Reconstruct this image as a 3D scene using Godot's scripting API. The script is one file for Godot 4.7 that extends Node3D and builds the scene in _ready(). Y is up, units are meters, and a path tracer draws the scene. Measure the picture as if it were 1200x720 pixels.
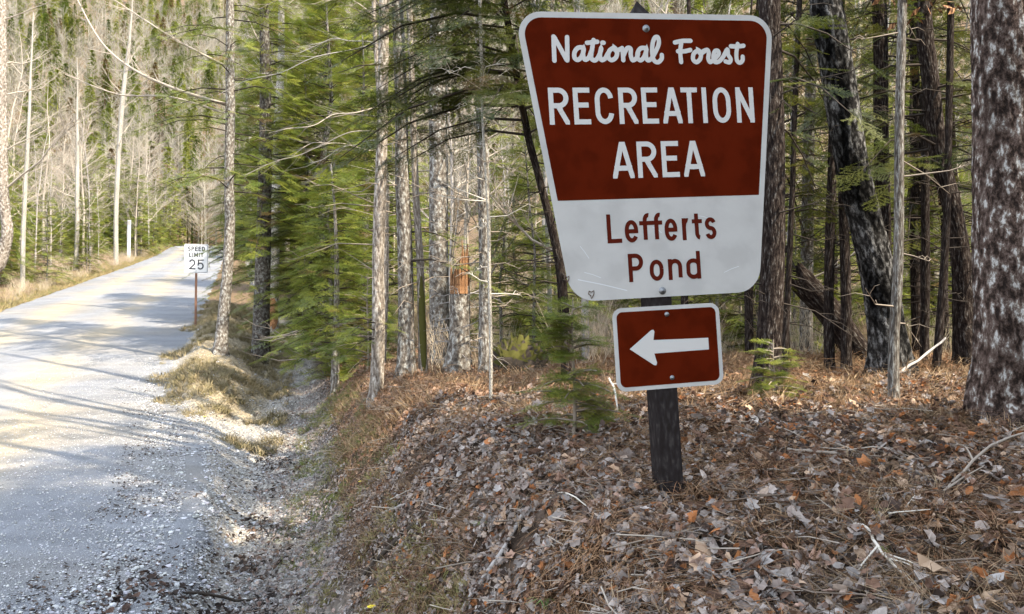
extends Node3D

# ------------------------------------------------------------------ state
var rng := RandomNumberGenerator.new()
var taken := {}
var T_STEP := 0.1
var T0 := -30.0
var tab_r := PackedFloat32Array()
var tab_xr := PackedFloat32Array()
var tab_xd := PackedFloat32Array()
var tab_xc := PackedFloat32Array()
var tab_p := PackedFloat32Array()
var bump := FastNoiseLite.new()
var patch := FastNoiseLite.new()
var M := {}
var spray_fine: Array
var spray_mid: Array
var spray_coarse: Array
var leaf_meshes := []
# how much the bark's tone varies along a trunk
var tone_mid := 0.8
var tone_amp := 0.35
const ROAD_W := 6.6

# ------------------------------------------------------------------ mesh buffer
class Buf:
	var v := PackedVector3Array()
	var n := PackedVector3Array()
	var uv := PackedVector2Array()
	var c := PackedColorArray()
	var i := PackedInt32Array()
	var colored := false
	func vert(p: Vector3, nn: Vector3, t := Vector2.ZERO, col := Color.WHITE) -> int:
		v.push_back(p)
		n.push_back(nn)
		uv.push_back(t)
		if colored:
			c.push_back(col)
		return v.size() - 1
	func tri(a: int, b: int, d: int) -> void:
		i.push_back(a)
		i.push_back(b)
		i.push_back(d)
	# a triangle that faces along nn
	func face(a: Vector3, b: Vector3, d: Vector3, nn: Vector3, col := Color.WHITE) -> void:
		var k := v.size()
		var g := (b - a).cross(d - a)
		if g.dot(nn) > 0.0:
			var s := b
			b = d
			d = s
		for p in [a, b, d]:
			vert(p, nn, Vector2(p.x, p.y), col)
		tri(k, k + 1, k + 2)
	func quad(a: Vector3, b: Vector3, d: Vector3, e: Vector3, nn: Vector3, col := Color.WHITE) -> void:
		face(a, b, d, nn, col)
		face(a, d, e, nn, col)
	# a box given by a centre, half size and basis
	func box(at: Vector3, h: Vector3, b := Basis.IDENTITY) -> void:
		for ax in 3:
			for s in [-1.0, 1.0]:
				var nn := Vector3.ZERO
				nn[ax] = s
				var u := Vector3.ZERO
				u[(ax + 1) % 3] = h[(ax + 1) % 3]
				var w := Vector3.ZERO
				w[(ax + 2) % 3] = h[(ax + 2) % 3]
				var o: Vector3 = nn * h[ax]
				quad(at + b * (o - u - w), at + b * (o + u - w), at + b * (o + u + w), at + b * (o - u + w), b * nn)
	# smooth tube through points
	func tube(pts: PackedVector3Array, rad: PackedFloat32Array, sides: int, vscale := 1.0, urep := 1.0, col := Color.WHITE, closed := true) -> void:
		var m := pts.size()
		var t0 := (pts[1] - pts[0]).normalized()
		var e1 := t0.cross(Vector3.RIGHT if absf(t0.x) < 0.8 else Vector3.UP).normalized()
		var first := v.size()
		var run := 0.0
		for k in m:
			var t := (pts[mini(k + 1, m - 1)] - pts[maxi(k - 1, 0)]).normalized()
			e1 = (e1 - t * e1.dot(t)).normalized()
			var e2 := t.cross(e1)
			if k > 0:
				run += pts[k].distance_to(pts[k - 1])
			for j in sides + 1:
				var a := TAU * j / sides
				var d := e1 * cos(a) + e2 * sin(a)
				vert(pts[k] + d * rad[k], d, Vector2(urep * j / sides, run * vscale), col)
		var w := sides + 1
		for k in m - 1:
			for j in sides:
				var a := first + k * w + j
				tri(a, a + w, a + 1)
				tri(a + 1, a + w, a + w + 1)
	func mesh() -> ArrayMesh:
		var arr := []
		arr.resize(Mesh.ARRAY_MAX)
		arr[Mesh.ARRAY_VERTEX] = v
		arr[Mesh.ARRAY_NORMAL] = n
		arr[Mesh.ARRAY_TEX_UV] = uv
		if colored:
			arr[Mesh.ARRAY_COLOR] = c
		arr[Mesh.ARRAY_INDEX] = i
		var am := ArrayMesh.new()
		am.add_surface_from_arrays(Mesh.PRIMITIVE_TRIANGLES, arr)
		return am

func buf(colored := false) -> Buf:
	var b := Buf.new()
	b.colored = colored
	return b

# ------------------------------------------------------------------ naming helpers
func numbered(called: String) -> String:
	if not taken.has(called):
		taken[called] = 0
		return called
	taken[called] += 1
	return "%s_%03d" % [called, taken[called]]

func tag(o: Node3D, label: String, category: String, group := "", kind := "") -> Node3D:
	if label:
		o.set_meta("label", label)
	if category:
		o.set_meta("category", category)
	if group:
		o.set_meta("group", group)
	if kind:
		o.set_meta("kind", kind)
	return o

func root_at(called: String, at: Vector3) -> Node3D:
	var o := Node3D.new()
	o.name = numbered(called)
	o.position = at
	add_child(o)
	return o

func part(called: String, mesh: Mesh, mat: Material, parent: Node3D, stuff := false) -> MeshInstance3D:
	var o := MeshInstance3D.new()
	o.mesh = mesh
	o.material_override = mat
	if parent == self:
		o.name = numbered(called)
	else:
		o.name = called
	parent.add_child(o, true)
	if stuff:
		o.set_meta("kind", "stuff")
	return o

func scatter(called: String, mesh: Mesh, mat: Material, where: Array, tints: PackedColorArray, parent: Node3D) -> MultiMeshInstance3D:
	var mm := MultiMesh.new()
	mm.transform_format = MultiMesh.TRANSFORM_3D
	mm.use_colors = true
	mm.mesh = mesh
	mm.instance_count = where.size()
	for k in where.size():
		mm.set_instance_transform(k, where[k])
		mm.set_instance_color(k, tints[k])
	var o := MultiMeshInstance3D.new()
	o.multimesh = mm
	o.material_override = mat
	o.name = numbered(called) if parent == self else called
	parent.add_child(o, true)
	o.set_meta("kind", "stuff")
	return o

func lin(r: float, g: float, b: float) -> Color:
	return Color(r, g, b).linear_to_srgb()

# ------------------------------------------------------------------ terrain shape (d = metres in front of the photographer)
func hermite(t: float, xs: Array, ys: Array) -> float:
	t = clampf(t, xs[0], xs[-1])
	var i := 0
	while i < xs.size() - 2 and t > xs[i + 1]:
		i += 1
	var h: float = xs[i + 1] - xs[i]
	var u: float = (t - xs[i]) / h
	var m := [0.0, 0.0]
	for e in 2:
		var k: int = i + e
		if k == 0 or k == xs.size() - 1:
			var a := maxi(k - 1, 0)
			var b := mini(k + 1, xs.size() - 1)
			m[e] = (ys[b] - ys[a]) / (xs[b] - xs[a])
		else:
			var d0: float = (ys[k] - ys[k - 1]) / (xs[k] - xs[k - 1])
			var d1: float = (ys[k + 1] - ys[k]) / (xs[k + 1] - xs[k])
			m[e] = 0.0 if d0 * d1 <= 0.0 else 2.0 * d0 * d1 / (d0 + d1)
	return (2 * u * u * u - 3 * u * u + 1) * ys[i] + (u * u * u - 2 * u * u + u) * m[0] * h + (3 * u * u - 2 * u * u * u) * ys[i + 1] + (u * u * u - u * u) * m[1] * h

func table(xs: Array, ys: Array) -> PackedFloat32Array:
	var out := PackedFloat32Array()
	for k in 4501:
		out.push_back(hermite(T0 + k * T_STEP, xs, ys))
	return out

func look(tab: PackedFloat32Array, d: float) -> float:
	var f := clampf((d - T0) / T_STEP, 0.0, 4499.0)
	var k := int(f)
	return lerpf(tab[k], tab[k + 1], f - k)

func make_tables() -> void:
	tab_r = table([-30.0, 5.0, 8.0, 12.0, 16.0, 21.0, 28.0, 77.0, 98.0, 108.0, 122.0, 150.0, 420.0], [0.0, 0.0, 0.12, 0.35, 0.85, 1.5, 2.47, 9.25, 12.5, 13.6, 13.9, 12.0, 6.0])
	tab_xr = table([-30.0, -6.0, 0.0, 4.2, 6.4, 10.4, 14.0, 21.0, 28.0, 77.0, 98.0, 420.0], [-0.5, -1.2, -1.4, -2.1, -2.75, -4.5, -6.5, -9.0, -11.5, -29.2, -36.8, -153.0])
	tab_xd = table([-30.0, -6.0, 0.0, 4.9, 7.5, 12.3, 15.4, 20.0, 30.0, 98.0, 420.0], [6.0, 1.0, -0.4, -1.63, -2.3, -3.5, -4.3, -5.6, -9.8, -34.3, -150.0])
	tab_xc = table([-30.0, -6.0, 0.0, 2.8, 8.0, 12.0, 16.0, 20.0, 30.0, 98.0, 420.0], [8.5, 2.6, 0.9, 0.2, -1.1, -2.2, -3.2, -4.3, -8.3, -32.5, -148.0])
	tab_p = table([-30.0, 0.0, 2.85, 6.0, 9.0, 12.0, 16.0, 20.0, 30.0, 77.0, 98.0, 140.0, 420.0], [0.4, 0.72, 0.9, 1.0, 1.03, 1.05, 1.35, 1.75, 3.1, 9.8, 13.0, 15.0, 15.0])

func road_height(x: float, d: float) -> float:
	var xr := look(tab_xr, d)
	var u := clampf((x - (xr - ROAD_W)) / ROAD_W * 2.0 - 1.0, -1.0, 1.0)
	return look(tab_r, d) + 0.07 * (1.0 - u * u)

func bare_ground(x: float, d: float) -> float:
	var r := look(tab_r, d)
	var xr := look(tab_xr, d)
	var xd := look(tab_xd, d)
	var xc := look(tab_xc, d)
	var p := look(tab_p, d)
	var xl := xr - ROAD_W
	var fl := r - 0.22 * (1.0 - 0.6 * smoothstep(20.0, 40.0, d))
	var h := 0.0
	if x < xl:
		var s := xl - x
		h = r - 0.12 * smoothstep(0.0, 0.8, s) + 0.3 * smoothstep(0.8, 3.0, s) + 0.03 * maxf(s - 3.0, 0.0) + 0.25 * maxf(s - 25.0, 0.0)
	elif x < xr:
		var u := (x - xl) / ROAD_W * 2.0 - 1.0
		h = r + 0.07 * (1.0 - u * u)
	elif x < xd:
		var u := (x - xr) / (xd - xr)
		h = r + (fl - r) * smoothstep(0.2, 0.72, u)
		h += 0.34 * smoothstep(11.2, 14.0, d) * (1.0 - smoothstep(22.0, 30.0, d)) * smoothstep(0.05, 0.3, u) * (1.0 - smoothstep(0.5, 0.8, u))
	elif x < xc:
		var u := (x - xd) / (xc - xd)
		h = fl + (p - fl) * smoothstep(0.1, 1.12, u) + (p - fl) * (1.0 - smoothstep(0.1, 1.12, 1.0)) * u
	else:
		var q := x - xc
		h = p + 0.05 * minf(q, 4.0) - 0.06 * clampf(d - 9.0, 0.0, 16.0) * smoothstep(1.0, 5.0, q) * (1.0 - smoothstep(16.0, 40.0, d)) + 0.32 * maxf(q - 18.0, 0.0) * smoothstep(5.0, 20.0, d)
	return h + 0.62 * maxf(d - 118.0, 0.0) * smoothstep(118.0, 150.0, d)

func ground(x: float, d: float) -> float:
	var xr := look(tab_xr, d)
	var off := maxf(maxf(xr - ROAD_W - x, x - xr), 0.0)
	var amp := smoothstep(0.15, 1.0, off)
	return bare_ground(x, d) + amp * (0.085 * bump.get_noise_2d(x * 60.0, d * 60.0) + 0.07 * bump.get_noise_2d(x * 14.0 + 90.0, d * 14.0)) + 0.35 * bump.get_noise_2d(x * 3.0, d * 3.0) * smoothstep(3.0, 12.0, off) * smoothstep(9.0, 20.0, d)

func ground_normal(x: float, d: float) -> Vector3:
	var e := 0.08
	return Vector3(ground(x - e, d) - ground(x + e, d), 2.0 * e, ground(x, d + e) - ground(x, d - e)).normalized()

func on_ground(x: float, d: float, up := 0.0) -> Vector3:
	return Vector3(x, ground(x, d) + up, -d)

func rows_of(far: float) -> PackedFloat32Array:
	var rows := PackedFloat32Array()
	var d := -16.0
	while d < far:
		rows.push_back(d)
		d += 0.8 if d < 0.5 else (0.085 if d < 13.0 else maxf(0.09, d * 0.021 - 0.18))
	rows.push_back(far)
	return rows

func lmix(a: Color, b: Color, t: float) -> Color:
	return a.lerp(b, clampf(t, 0.0, 1.0))

func build_ground() -> Node3D:
	var rows := rows_of(400.0)
	var cols := PackedFloat32Array()
	var side := PackedFloat32Array()
	var s := 11.0
	var st := 0.25
	while s < 250.0:
		side.push_back(s)
		st *= 1.13
		s += st
	for k in side.size():
		cols.push_back(-side[side.size() - 1 - k])
	s = -10.8
	while s < -2.5:
		cols.push_back(s)
		s += 0.2
	while s < 6.0:
		cols.push_back(s)
		s += 0.085
	st = 0.1
	while s < 230.0:
		cols.push_back(s)
		st *= 1.11
		s += st
	var b := buf(true)
	var w := cols.size()
	var soil := Color(0.075, 0.052, 0.036)
	var silt := Color(0.33, 0.30, 0.255)
	var straw := Color(0.29, 0.235, 0.15)
	var brown := Color(0.17, 0.115, 0.07)
	var moss := Color(0.10, 0.11, 0.03)
	for d in rows:
		var xr := look(tab_xr, d)
		var xd := look(tab_xd, d)
		var xc := look(tab_xc, d)
		for c in cols:
			var x: float = xd + c
			var y := ground(x, d)
			var xl := xr - ROAD_W
			if x > xl + 0.25 and x < xr - 0.25:
				y -= 0.3
			var pn := patch.get_noise_2d(x * 8.0, d * 8.0)
			var col := soil
			if x < xl:
				col = lmix(straw, brown, (xl - x - 1.2) / 1.5 + pn)
			elif x < xd:
				var u := (x - xr) / maxf(xd - xr, 0.1)
				col = lmix(silt, straw, (smoothstep(11.0, 13.5, d) * smoothstep(0.1, 0.3, u) * (1.0 - smoothstep(0.62, 0.85, u))) * 1.6 + pn * 0.5)
				col = lmix(col, brown, smoothstep(22.0, 30.0, d))
			elif x < xc:
				var u := (x - xd) / (xc - xd)
				col = lmix(silt, soil, smoothstep(0.2, 0.45, u + pn * 0.2))
				col = lmix(col, moss, smoothstep(0.25, 0.55, pn) * 0.8)
			else:
				col = lmix(soil, brown, smoothstep(9.0, 14.0, d))
			b.vert(Vector3(x, y, -d), Vector3.UP, Vector2(x, d), col)
	var nrow := rows.size()
	for k in nrow:
		for j in w:
			var a := k * w + j
			var dx := b.v[k * w + mini(j + 1, w - 1)] - b.v[k * w + maxi(j - 1, 0)]
			var dz := b.v[mini(k + 1, nrow - 1) * w + j] - b.v[maxi(k - 1, 0) * w + j]
			b.n[a] = dx.cross(dz).normalized()
			if b.n[a].y < 0.0:
				b.n[a] = -b.n[a]
	for k in nrow - 1:
		for j in w - 1:
			var a := k * w + j
			b.tri(a, a + w, a + 1)
			b.tri(a + 1, a + w, a + w + 1)
	var g := part("ground", b.mesh(), M.soil, self)
	tag(g, "forest floor, leafy bank and ditch beside the gravel road", "", "", "structure")
	return g

func build_road() -> void:
	var b := buf(true)
	var rows := PackedFloat32Array()
	var d := -16.0
	while d < 150.0:
		rows.push_back(d)
		d += 0.8 if d < 0.5 else (0.12 if d < 16.0 else maxf(0.13, d * 0.02 - 0.15))
	var n := 72
	var grey := Color(0.245, 0.245, 0.247)
	var tan := Color(0.31, 0.262, 0.19)
	for dd in rows:
		var xr := look(tab_xr, dd)
		var xl := xr - ROAD_W
		for j in n + 1:
			var u := float(j) / n
			var wob := 0.22 * patch.get_noise_2d(dd * 22.0, 7.0 + 300.0 * roundf(u))
			var x := lerpf(xl - 0.35, xr + 0.5, u) + wob * (u * 2.0 - 1.0)
			var y := road_height(x, dd) + 0.02
			var edge := minf(u, 1.0 - u)
			y += 0.012 * bump.get_noise_2d(x * 40.0, dd * 40.0) - 0.02 * exp(-pow((absf(u - 0.5) - 0.16) / 0.06, 2.0))
			if x > xr:
				y = bare_ground(x, dd) + 0.02
			y -= 0.16 * pow(1.0 - smoothstep(0.0, 0.05, edge), 2.0)
			var pn := patch.get_noise_2d(x * 5.0 + 50.0, dd * 5.0)
			var tracks := exp(-pow((absf(u - 0.47) - 0.17) / 0.085, 2.0))
			var col := lmix(grey, tan, tracks * 0.9 + pn * 0.7)
			var loose := patch.get_noise_2d(x * 2.0, dd * 30.0 - x * 8.0)
			col = col * (1.0 + 0.22 * loose + 0.18 * (tracks - 0.4))
			b.vert(Vector3(x, y, -dd), Vector3.UP, Vector2(x, dd), col)
	var w := n + 1
	for k in rows.size():
		for j in w:
			var dx := b.v[k * w + mini(j + 1, w - 1)] - b.v[k * w + maxi(j - 1, 0)]
			var dz := b.v[mini(k + 1, rows.size() - 1) * w + j] - b.v[maxi(k - 1, 0) * w + j]
			var nn := dx.cross(dz).normalized()
			b.n[k * w + j] = nn if nn.y > 0.0 else -nn
	for k in rows.size() - 1:
		for j in n:
			var a := k * w + j
			b.tri(a, a + w, a + 1)
			b.tri(a + 1, a + w, a + w + 1)
	tag(part("road", b.mesh(), M.road, self), "pale gravel road climbing away to the left", "", "", "structure")

# ------------------------------------------------------------------ materials
func noise(kind: int, freq: float, octaves: int, sd: int) -> FastNoiseLite:
	var f := FastNoiseLite.new()
	f.noise_type = kind as FastNoiseLite.NoiseType
	f.frequency = freq
	f.fractal_octaves = octaves
	f.seed = sd
	return f

func ntex(f: FastNoiseLite, stops: Array, size := 512, normal_strength := 0.0) -> NoiseTexture2D:
	var t := NoiseTexture2D.new()
	t.width = size
	t.height = size
	t.seamless = true
	t.seamless_blend_skirt = 0.2
	t.noise = f
	t.generate_mipmaps = false
	if normal_strength > 0.0:
		t.as_normal_map = true
		t.bump_strength = normal_strength
	else:
		var g := Gradient.new()
		var offs := PackedFloat32Array()
		var cols := PackedColorArray()
		for s in stops:
			offs.push_back(s[0])
			var c: Color = s[1]
			cols.push_back(c.linear_to_srgb())
		g.offsets = offs
		g.colors = cols
		t.color_ramp = g
	return t

func grey(v: float) -> Color:
	return Color(v, v, v)

func mat(col: Color, rough := 0.85, spec := 0.3) -> StandardMaterial3D:
	var m := StandardMaterial3D.new()
	m.albedo_color = col
	m.roughness = rough
	m.metallic_specular = spec
	return m

func bark(stops: Array, freq: float, octaves: int, sd: int, uvs: Vector3, kind := FastNoiseLite.TYPE_SIMPLEX, bump_amount := 6.0, gain := 0.55) -> StandardMaterial3D:
	var m := mat(Color.WHITE, 0.9, 0.25)
	var f := noise(kind, freq, octaves, sd)
	f.fractal_gain = gain
	m.albedo_texture = ntex(f, stops)
	m.normal_enabled = true
	m.normal_texture = ntex(f, [], 512, bump_amount)
	m.normal_scale = 0.8
	m.uv1_scale = uvs
	m.vertex_color_use_as_albedo = true
	return m

func make_materials() -> void:
	var s: StandardMaterial3D
	s = mat(Color.WHITE, 0.95, 0.2)
	s.vertex_color_use_as_albedo = true
	s.uv1_triplanar = true
	s.uv1_world_triplanar = true
	s.uv1_scale = Vector3(0.6, 0.6, 0.6)
	var gn := noise(FastNoiseLite.TYPE_SIMPLEX, 0.03, 5, 3)
	s.albedo_texture = ntex(gn, [[0.25, grey(0.35)], [0.5, grey(0.75)], [0.75, grey(1.0)]], 1024)
	s.normal_enabled = true
	s.normal_texture = ntex(gn, [], 1024, 14.0)
	M.soil = s
	s = mat(Color.WHITE, 0.95, 0.2)
	s.vertex_color_use_as_albedo = true
	s.uv1_triplanar = true
	s.uv1_world_triplanar = true
	s.uv1_scale = Vector3(0.9, 0.9, 0.9)
	var rn := noise(FastNoiseLite.TYPE_SIMPLEX, 0.09, 4, 8)
	s.albedo_texture = ntex(rn, [[0.2, grey(0.42)], [0.45, grey(0.8)], [0.7, grey(1.0)]], 1024)
	s.normal_enabled = true
	s.normal_texture = ntex(rn, [], 1024, 10.0)
	M.road = s
	# barks
	M.fir = bark([[0.2, Color(0.06, 0.05, 0.04)], [0.45, Color(0.15, 0.125, 0.10)], [0.62, Color(0.22, 0.20, 0.17)], [0.75, Color(0.36, 0.35, 0.31)]], 0.02, 6, 11, Vector3(1, 0.8, 1), FastNoiseLite.TYPE_SIMPLEX, 6.0, 0.65)
	M.grey = bark([[0.2, Color(0.09, 0.07, 0.055)], [0.42, Color(0.19, 0.155, 0.12)], [0.58, Color(0.28, 0.24, 0.195)], [0.75, Color(0.42, 0.385, 0.33)]], 0.018, 6, 12, Vector3(1, 0.7, 1), FastNoiseLite.TYPE_SIMPLEX, 6.0, 0.65)
	M.dark = bark([[0.25, Color(0.012, 0.009, 0.008)], [0.5, Color(0.03, 0.022, 0.018)], [0.68, Color(0.055, 0.043, 0.035)], [0.8, Color(0.14, 0.13, 0.115)]], 0.02, 6, 13, Vector3(2, 0.7, 1), FastNoiseLite.TYPE_SIMPLEX, 8.0, 0.65)
	M.mottled = bark([[0.3, Color(0.012, 0.011, 0.010)], [0.5, Color(0.03, 0.027, 0.024)], [0.56, Color(0.055, 0.052, 0.047)], [0.64, Color(0.095, 0.09, 0.083)], [0.8, Color(0.19, 0.182, 0.17)]], 0.014, 6, 14, Vector3(1, 1.2, 1), FastNoiseLite.TYPE_SIMPLEX, 6.0, 0.66)
	M.flaky = bark([[0.26, Color(0.020, 0.014, 0.011)], [0.42, Color(0.055, 0.037, 0.029)], [0.55, Color(0.095, 0.068, 0.055)], [0.63, Color(0.14, 0.112, 0.092)], [0.70, Color(0.20, 0.18, 0.155)], [0.755, Color(0.36, 0.34, 0.305)]], 0.017, 6, 15, Vector3(1, 0.95, 1), FastNoiseLite.TYPE_SIMPLEX, 9.0, 0.64)
	M.pale = bark([[0.25, Color(0.09, 0.075, 0.06)], [0.40, Color(0.27, 0.24, 0.19)], [0.6, Color(0.42, 0.385, 0.32)], [0.8, Color(0.52, 0.49, 0.43)]], 0.025, 4, 16, Vector3(1, 2.5, 1), FastNoiseLite.TYPE_SIMPLEX, 3.0)
	M.dark.metallic_specular = 0.08
	M.mottled.metallic_specular = 0.1
	M.flaky.metallic_specular = 0.12
	M.bare = mat(lin(0.31, 0.265, 0.21), 0.9, 0.2)
	M.bare_grey = mat(lin(0.27, 0.245, 0.22), 0.9, 0.2)
	M.twig = mat(lin(0.22, 0.18, 0.14), 0.9, 0.2)
	M.dark_twig = mat(lin(0.045, 0.036, 0.028), 0.9, 0.2)
	M.pale_twig = mat(lin(0.47, 0.42, 0.34), 0.85, 0.2)
	M.rot = bark([[0.25, Color(0.06, 0.028, 0.014)], [0.5, Color(0.21, 0.10, 0.045)], [0.75, Color(0.38, 0.22, 0.11)]], 0.03, 5, 17, Vector3(3, 1, 1))
	# foliage and litter take their colour from each copy
	s = mat(Color.WHITE, 0.55, 0.35)
	s.vertex_color_use_as_albedo = true
	s.backlight_enabled = true
	s.backlight = lin(0.8, 0.8, 0.8)
	M.needles = s
	s = mat(Color.WHITE, 0.8, 0.25)
	s.vertex_color_use_as_albedo = true
	s.backlight_enabled = true
	s.backlight = lin(0.3, 0.3, 0.3)
	M.litter = s
	s = mat(Color.WHITE, 0.9, 0.25)
	s.vertex_color_use_as_albedo = true
	M.tinted = s
	# sign
	M.speed_white = mat(lin(0.5, 0.5, 0.49), 0.5, 0.3)
	M.white = mat(lin(0.325, 0.312, 0.285), 0.55, 0.2)
	M.white.normal_enabled = true
	M.white.normal_texture = ntex(noise(FastNoiseLite.TYPE_SIMPLEX, 0.008, 3, 21), [], 512, 1.2)
	M.white.uv1_scale = Vector3(1.5, 1.5, 1)
	M.white.albedo_texture = ntex(noise(FastNoiseLite.TYPE_SIMPLEX, 0.006, 5, 22), [[0.25, grey(0.9)], [0.5, grey(0.97)], [0.7, grey(1.0)]], 512)
	M.brown = mat(lin(0.06, 0.0065, 0.0015), 0.65, 0.06)
	M.brown.uv1_scale = Vector3(1.3, 1.3, 1)
	M.brown.albedo_texture = ntex(noise(FastNoiseLite.TYPE_SIMPLEX, 0.008, 5, 23), [[0.25, grey(0.75)], [0.5, grey(0.95)], [0.75, grey(1.0)]], 512)
	M.letter_white = mat(lin(0.37, 0.355, 0.325), 0.55, 0.2)
	M.scratch = mat(lin(0.42, 0.42, 0.41), 0.5, 0.3)
	M.letter_brown = mat(lin(0.055, 0.007, 0.003), 0.6, 0.12)
	M.edge = mat(lin(0.35, 0.36, 0.36), 0.45, 0.5)
	M.edge.metallic = 0.7
	M.bolt = mat(lin(0.16, 0.16, 0.155), 0.45, 0.5)
	M.bolt.metallic = 0.8
	M.hole = mat(lin(0.09, 0.06, 0.04), 0.9, 0.2)
	s = mat(Color.WHITE, 0.85, 0.3)
	s.albedo_texture = ntex(noise(FastNoiseLite.TYPE_SIMPLEX, 0.03, 4, 24), [[0.25, Color(0.014, 0.011, 0.010)], [0.6, Color(0.019, 0.016, 0.015)], [0.85, Color(0.034, 0.029, 0.026)]], 512)
	s.uv1_triplanar = true
	s.uv1_scale = Vector3(2.5, 0.9, 2.5)
	s.metallic_specular = 0.12
	M.post = s
	M.ink = mat(lin(0.03, 0.03, 0.035), 0.6, 0.4)
	M.rust = mat(lin(0.13, 0.07, 0.045), 0.85, 0.3)
	M.galv = mat(lin(0.42, 0.45, 0.48), 0.5, 0.5)
	M.moss = mat(lin(0.065, 0.062, 0.018), 0.95, 0.1)
	M.yellow = mat(lin(0.75, 0.55, 0.02), 0.6, 0.3)
	M.stem = mat(lin(0.10, 0.14, 0.04), 0.7, 0.3)

# ------------------------------------------------------------------ flat outlines
func extrude(poly: PackedVector2Array, z0: float, z1: float) -> ArrayMesh:
	var b := buf()
	var idx := Geometry2D.triangulate_polygon(poly)
	for k in range(0, idx.size(), 3):
		var a := poly[idx[k]]
		var c := poly[idx[k + 1]]
		var e := poly[idx[k + 2]]
		b.face(Vector3(a.x, a.y, z1), Vector3(c.x, c.y, z1), Vector3(e.x, e.y, z1), Vector3(0, 0, 1))
		b.face(Vector3(a.x, a.y, z0), Vector3(c.x, c.y, z0), Vector3(e.x, e.y, z0), Vector3(0, 0, -1))
	var turn := -1.0 if Geometry2D.is_polygon_clockwise(poly) else 1.0
	for k in poly.size():
		var p := poly[k]
		var q := poly[(k + 1) % poly.size()]
		var t := (q - p).normalized() * turn
		b.quad(Vector3(p.x, p.y, z0), Vector3(q.x, q.y, z0), Vector3(q.x, q.y, z1), Vector3(p.x, p.y, z1), Vector3(t.y, -t.x, 0))
	return b.mesh()

func rounded(corners: Array, radii: Array, steps := 10) -> PackedVector2Array:
	var out := PackedVector2Array()
	var m := corners.size()
	for k in m:
		var p: Vector2 = corners[k]
		var a: Vector2 = (corners[(k + m - 1) % m] - p).normalized()
		var c: Vector2 = (corners[(k + 1) % m] - p).normalized()
		var r: float = radii[k]
		var half := absf(a.angle_to(c)) / 2.0
		var cut := r / tan(half)
		var centre := p + (a + c).normalized() * (r / sin(half))
		var s := (p + a * cut) - centre
		var e := (p + c * cut) - centre
		var ang := s.angle_to(e)
		for i in steps + 1:
			out.push_back(centre + s.rotated(ang * i / steps))
	return out

# a ribbon of constant width along a line, climbing very slightly so that it never lies in its own plane
func ribbon(b: Buf, given: PackedVector2Array, hw: float, z: float, round_caps: bool, square := false) -> void:
	var pts := PackedVector2Array()
	for p in given:
		if pts.is_empty() or p.distance_to(pts[-1]) > 0.0004:
			pts.push_back(p)
	var m := pts.size()
	var rise := 0.0004 if m > 2 else 0.0
	var up := Vector3(0, 0, 1)
	var prev_l := Vector3.ZERO
	var prev_r := Vector3.ZERO
	for k in m:
		var d0 := (pts[k] - pts[maxi(k - 1, 0)]).normalized()
		var d1 := (pts[mini(k + 1, m - 1)] - pts[k]).normalized()
		var p := pts[k]
		if k == 0:
			d0 = d1
			if square:
				p -= d1 * hw
		if k == m - 1:
			d1 = d0
			if square:
				p += d0 * hw
		var t := (d0 + d1).normalized()
		var nn := Vector2(-t.y, t.x) * (hw / maxf(0.5, t.dot(d0)))
		var zz := z + rise * k / m
		var l := Vector3(p.x + nn.x, p.y + nn.y, zz)
		var r := Vector3(p.x - nn.x, p.y - nn.y, zz)
		if k > 0:
			b.quad(prev_l, l, r, prev_r, up)
		prev_l = l
		prev_r = r
		if round_caps and (k == 0 or k == m - 1):
			var o := -t if k == 0 else t
			for i in 8:
				var a0 := o.rotated(-PI / 2 + PI * i / 8.0) * hw
				var a1 := o.rotated(-PI / 2 + PI * (i + 1) / 8.0) * hw
				b.face(Vector3(p.x, p.y, zz), Vector3(p.x + a0.x, p.y + a0.y, zz), Vector3(p.x + a1.x, p.y + a1.y, zz), up)

func clipped_bar(b: Buf, p: Vector2, q: Vector2, hw: float, z: float, box: Rect2) -> void:
	var t := (q - p).normalized()
	var nn := Vector2(-t.y, t.x) * hw
	p -= t * hw * 1.6
	q += t * hw * 1.6
	var quad := PackedVector2Array([p + nn, q + nn, q - nn, p - nn])
	var e := box.end
	var frame := PackedVector2Array([box.position, Vector2(e.x, box.position.y), e, Vector2(box.position.x, e.y)])
	for poly in Geometry2D.intersect_polygons(quad, frame):
		var idx := Geometry2D.triangulate_polygon(poly)
		for k in range(0, idx.size(), 3):
			var a: Vector2 = poly[idx[k]]
			var c: Vector2 = poly[idx[k + 1]]
			var f: Vector2 = poly[idx[k + 2]]
			b.face(Vector3(a.x, a.y, z), Vector3(c.x, c.y, z), Vector3(f.x, f.y, z), Vector3(0, 0, 1))

func arc(cx: float, cy: float, rx: float, ry: float, a0: float, a1: float, n := 14) -> Array:
	var out := []
	for k in n + 1:
		var a := deg_to_rad(lerpf(a0, a1, float(k) / n))
		out.push_back(Vector2(cx + rx * cos(a), cy + ry * sin(a)))
	return out

func V(x: float, y: float) -> Vector2:
	return Vector2(x, y)

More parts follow.
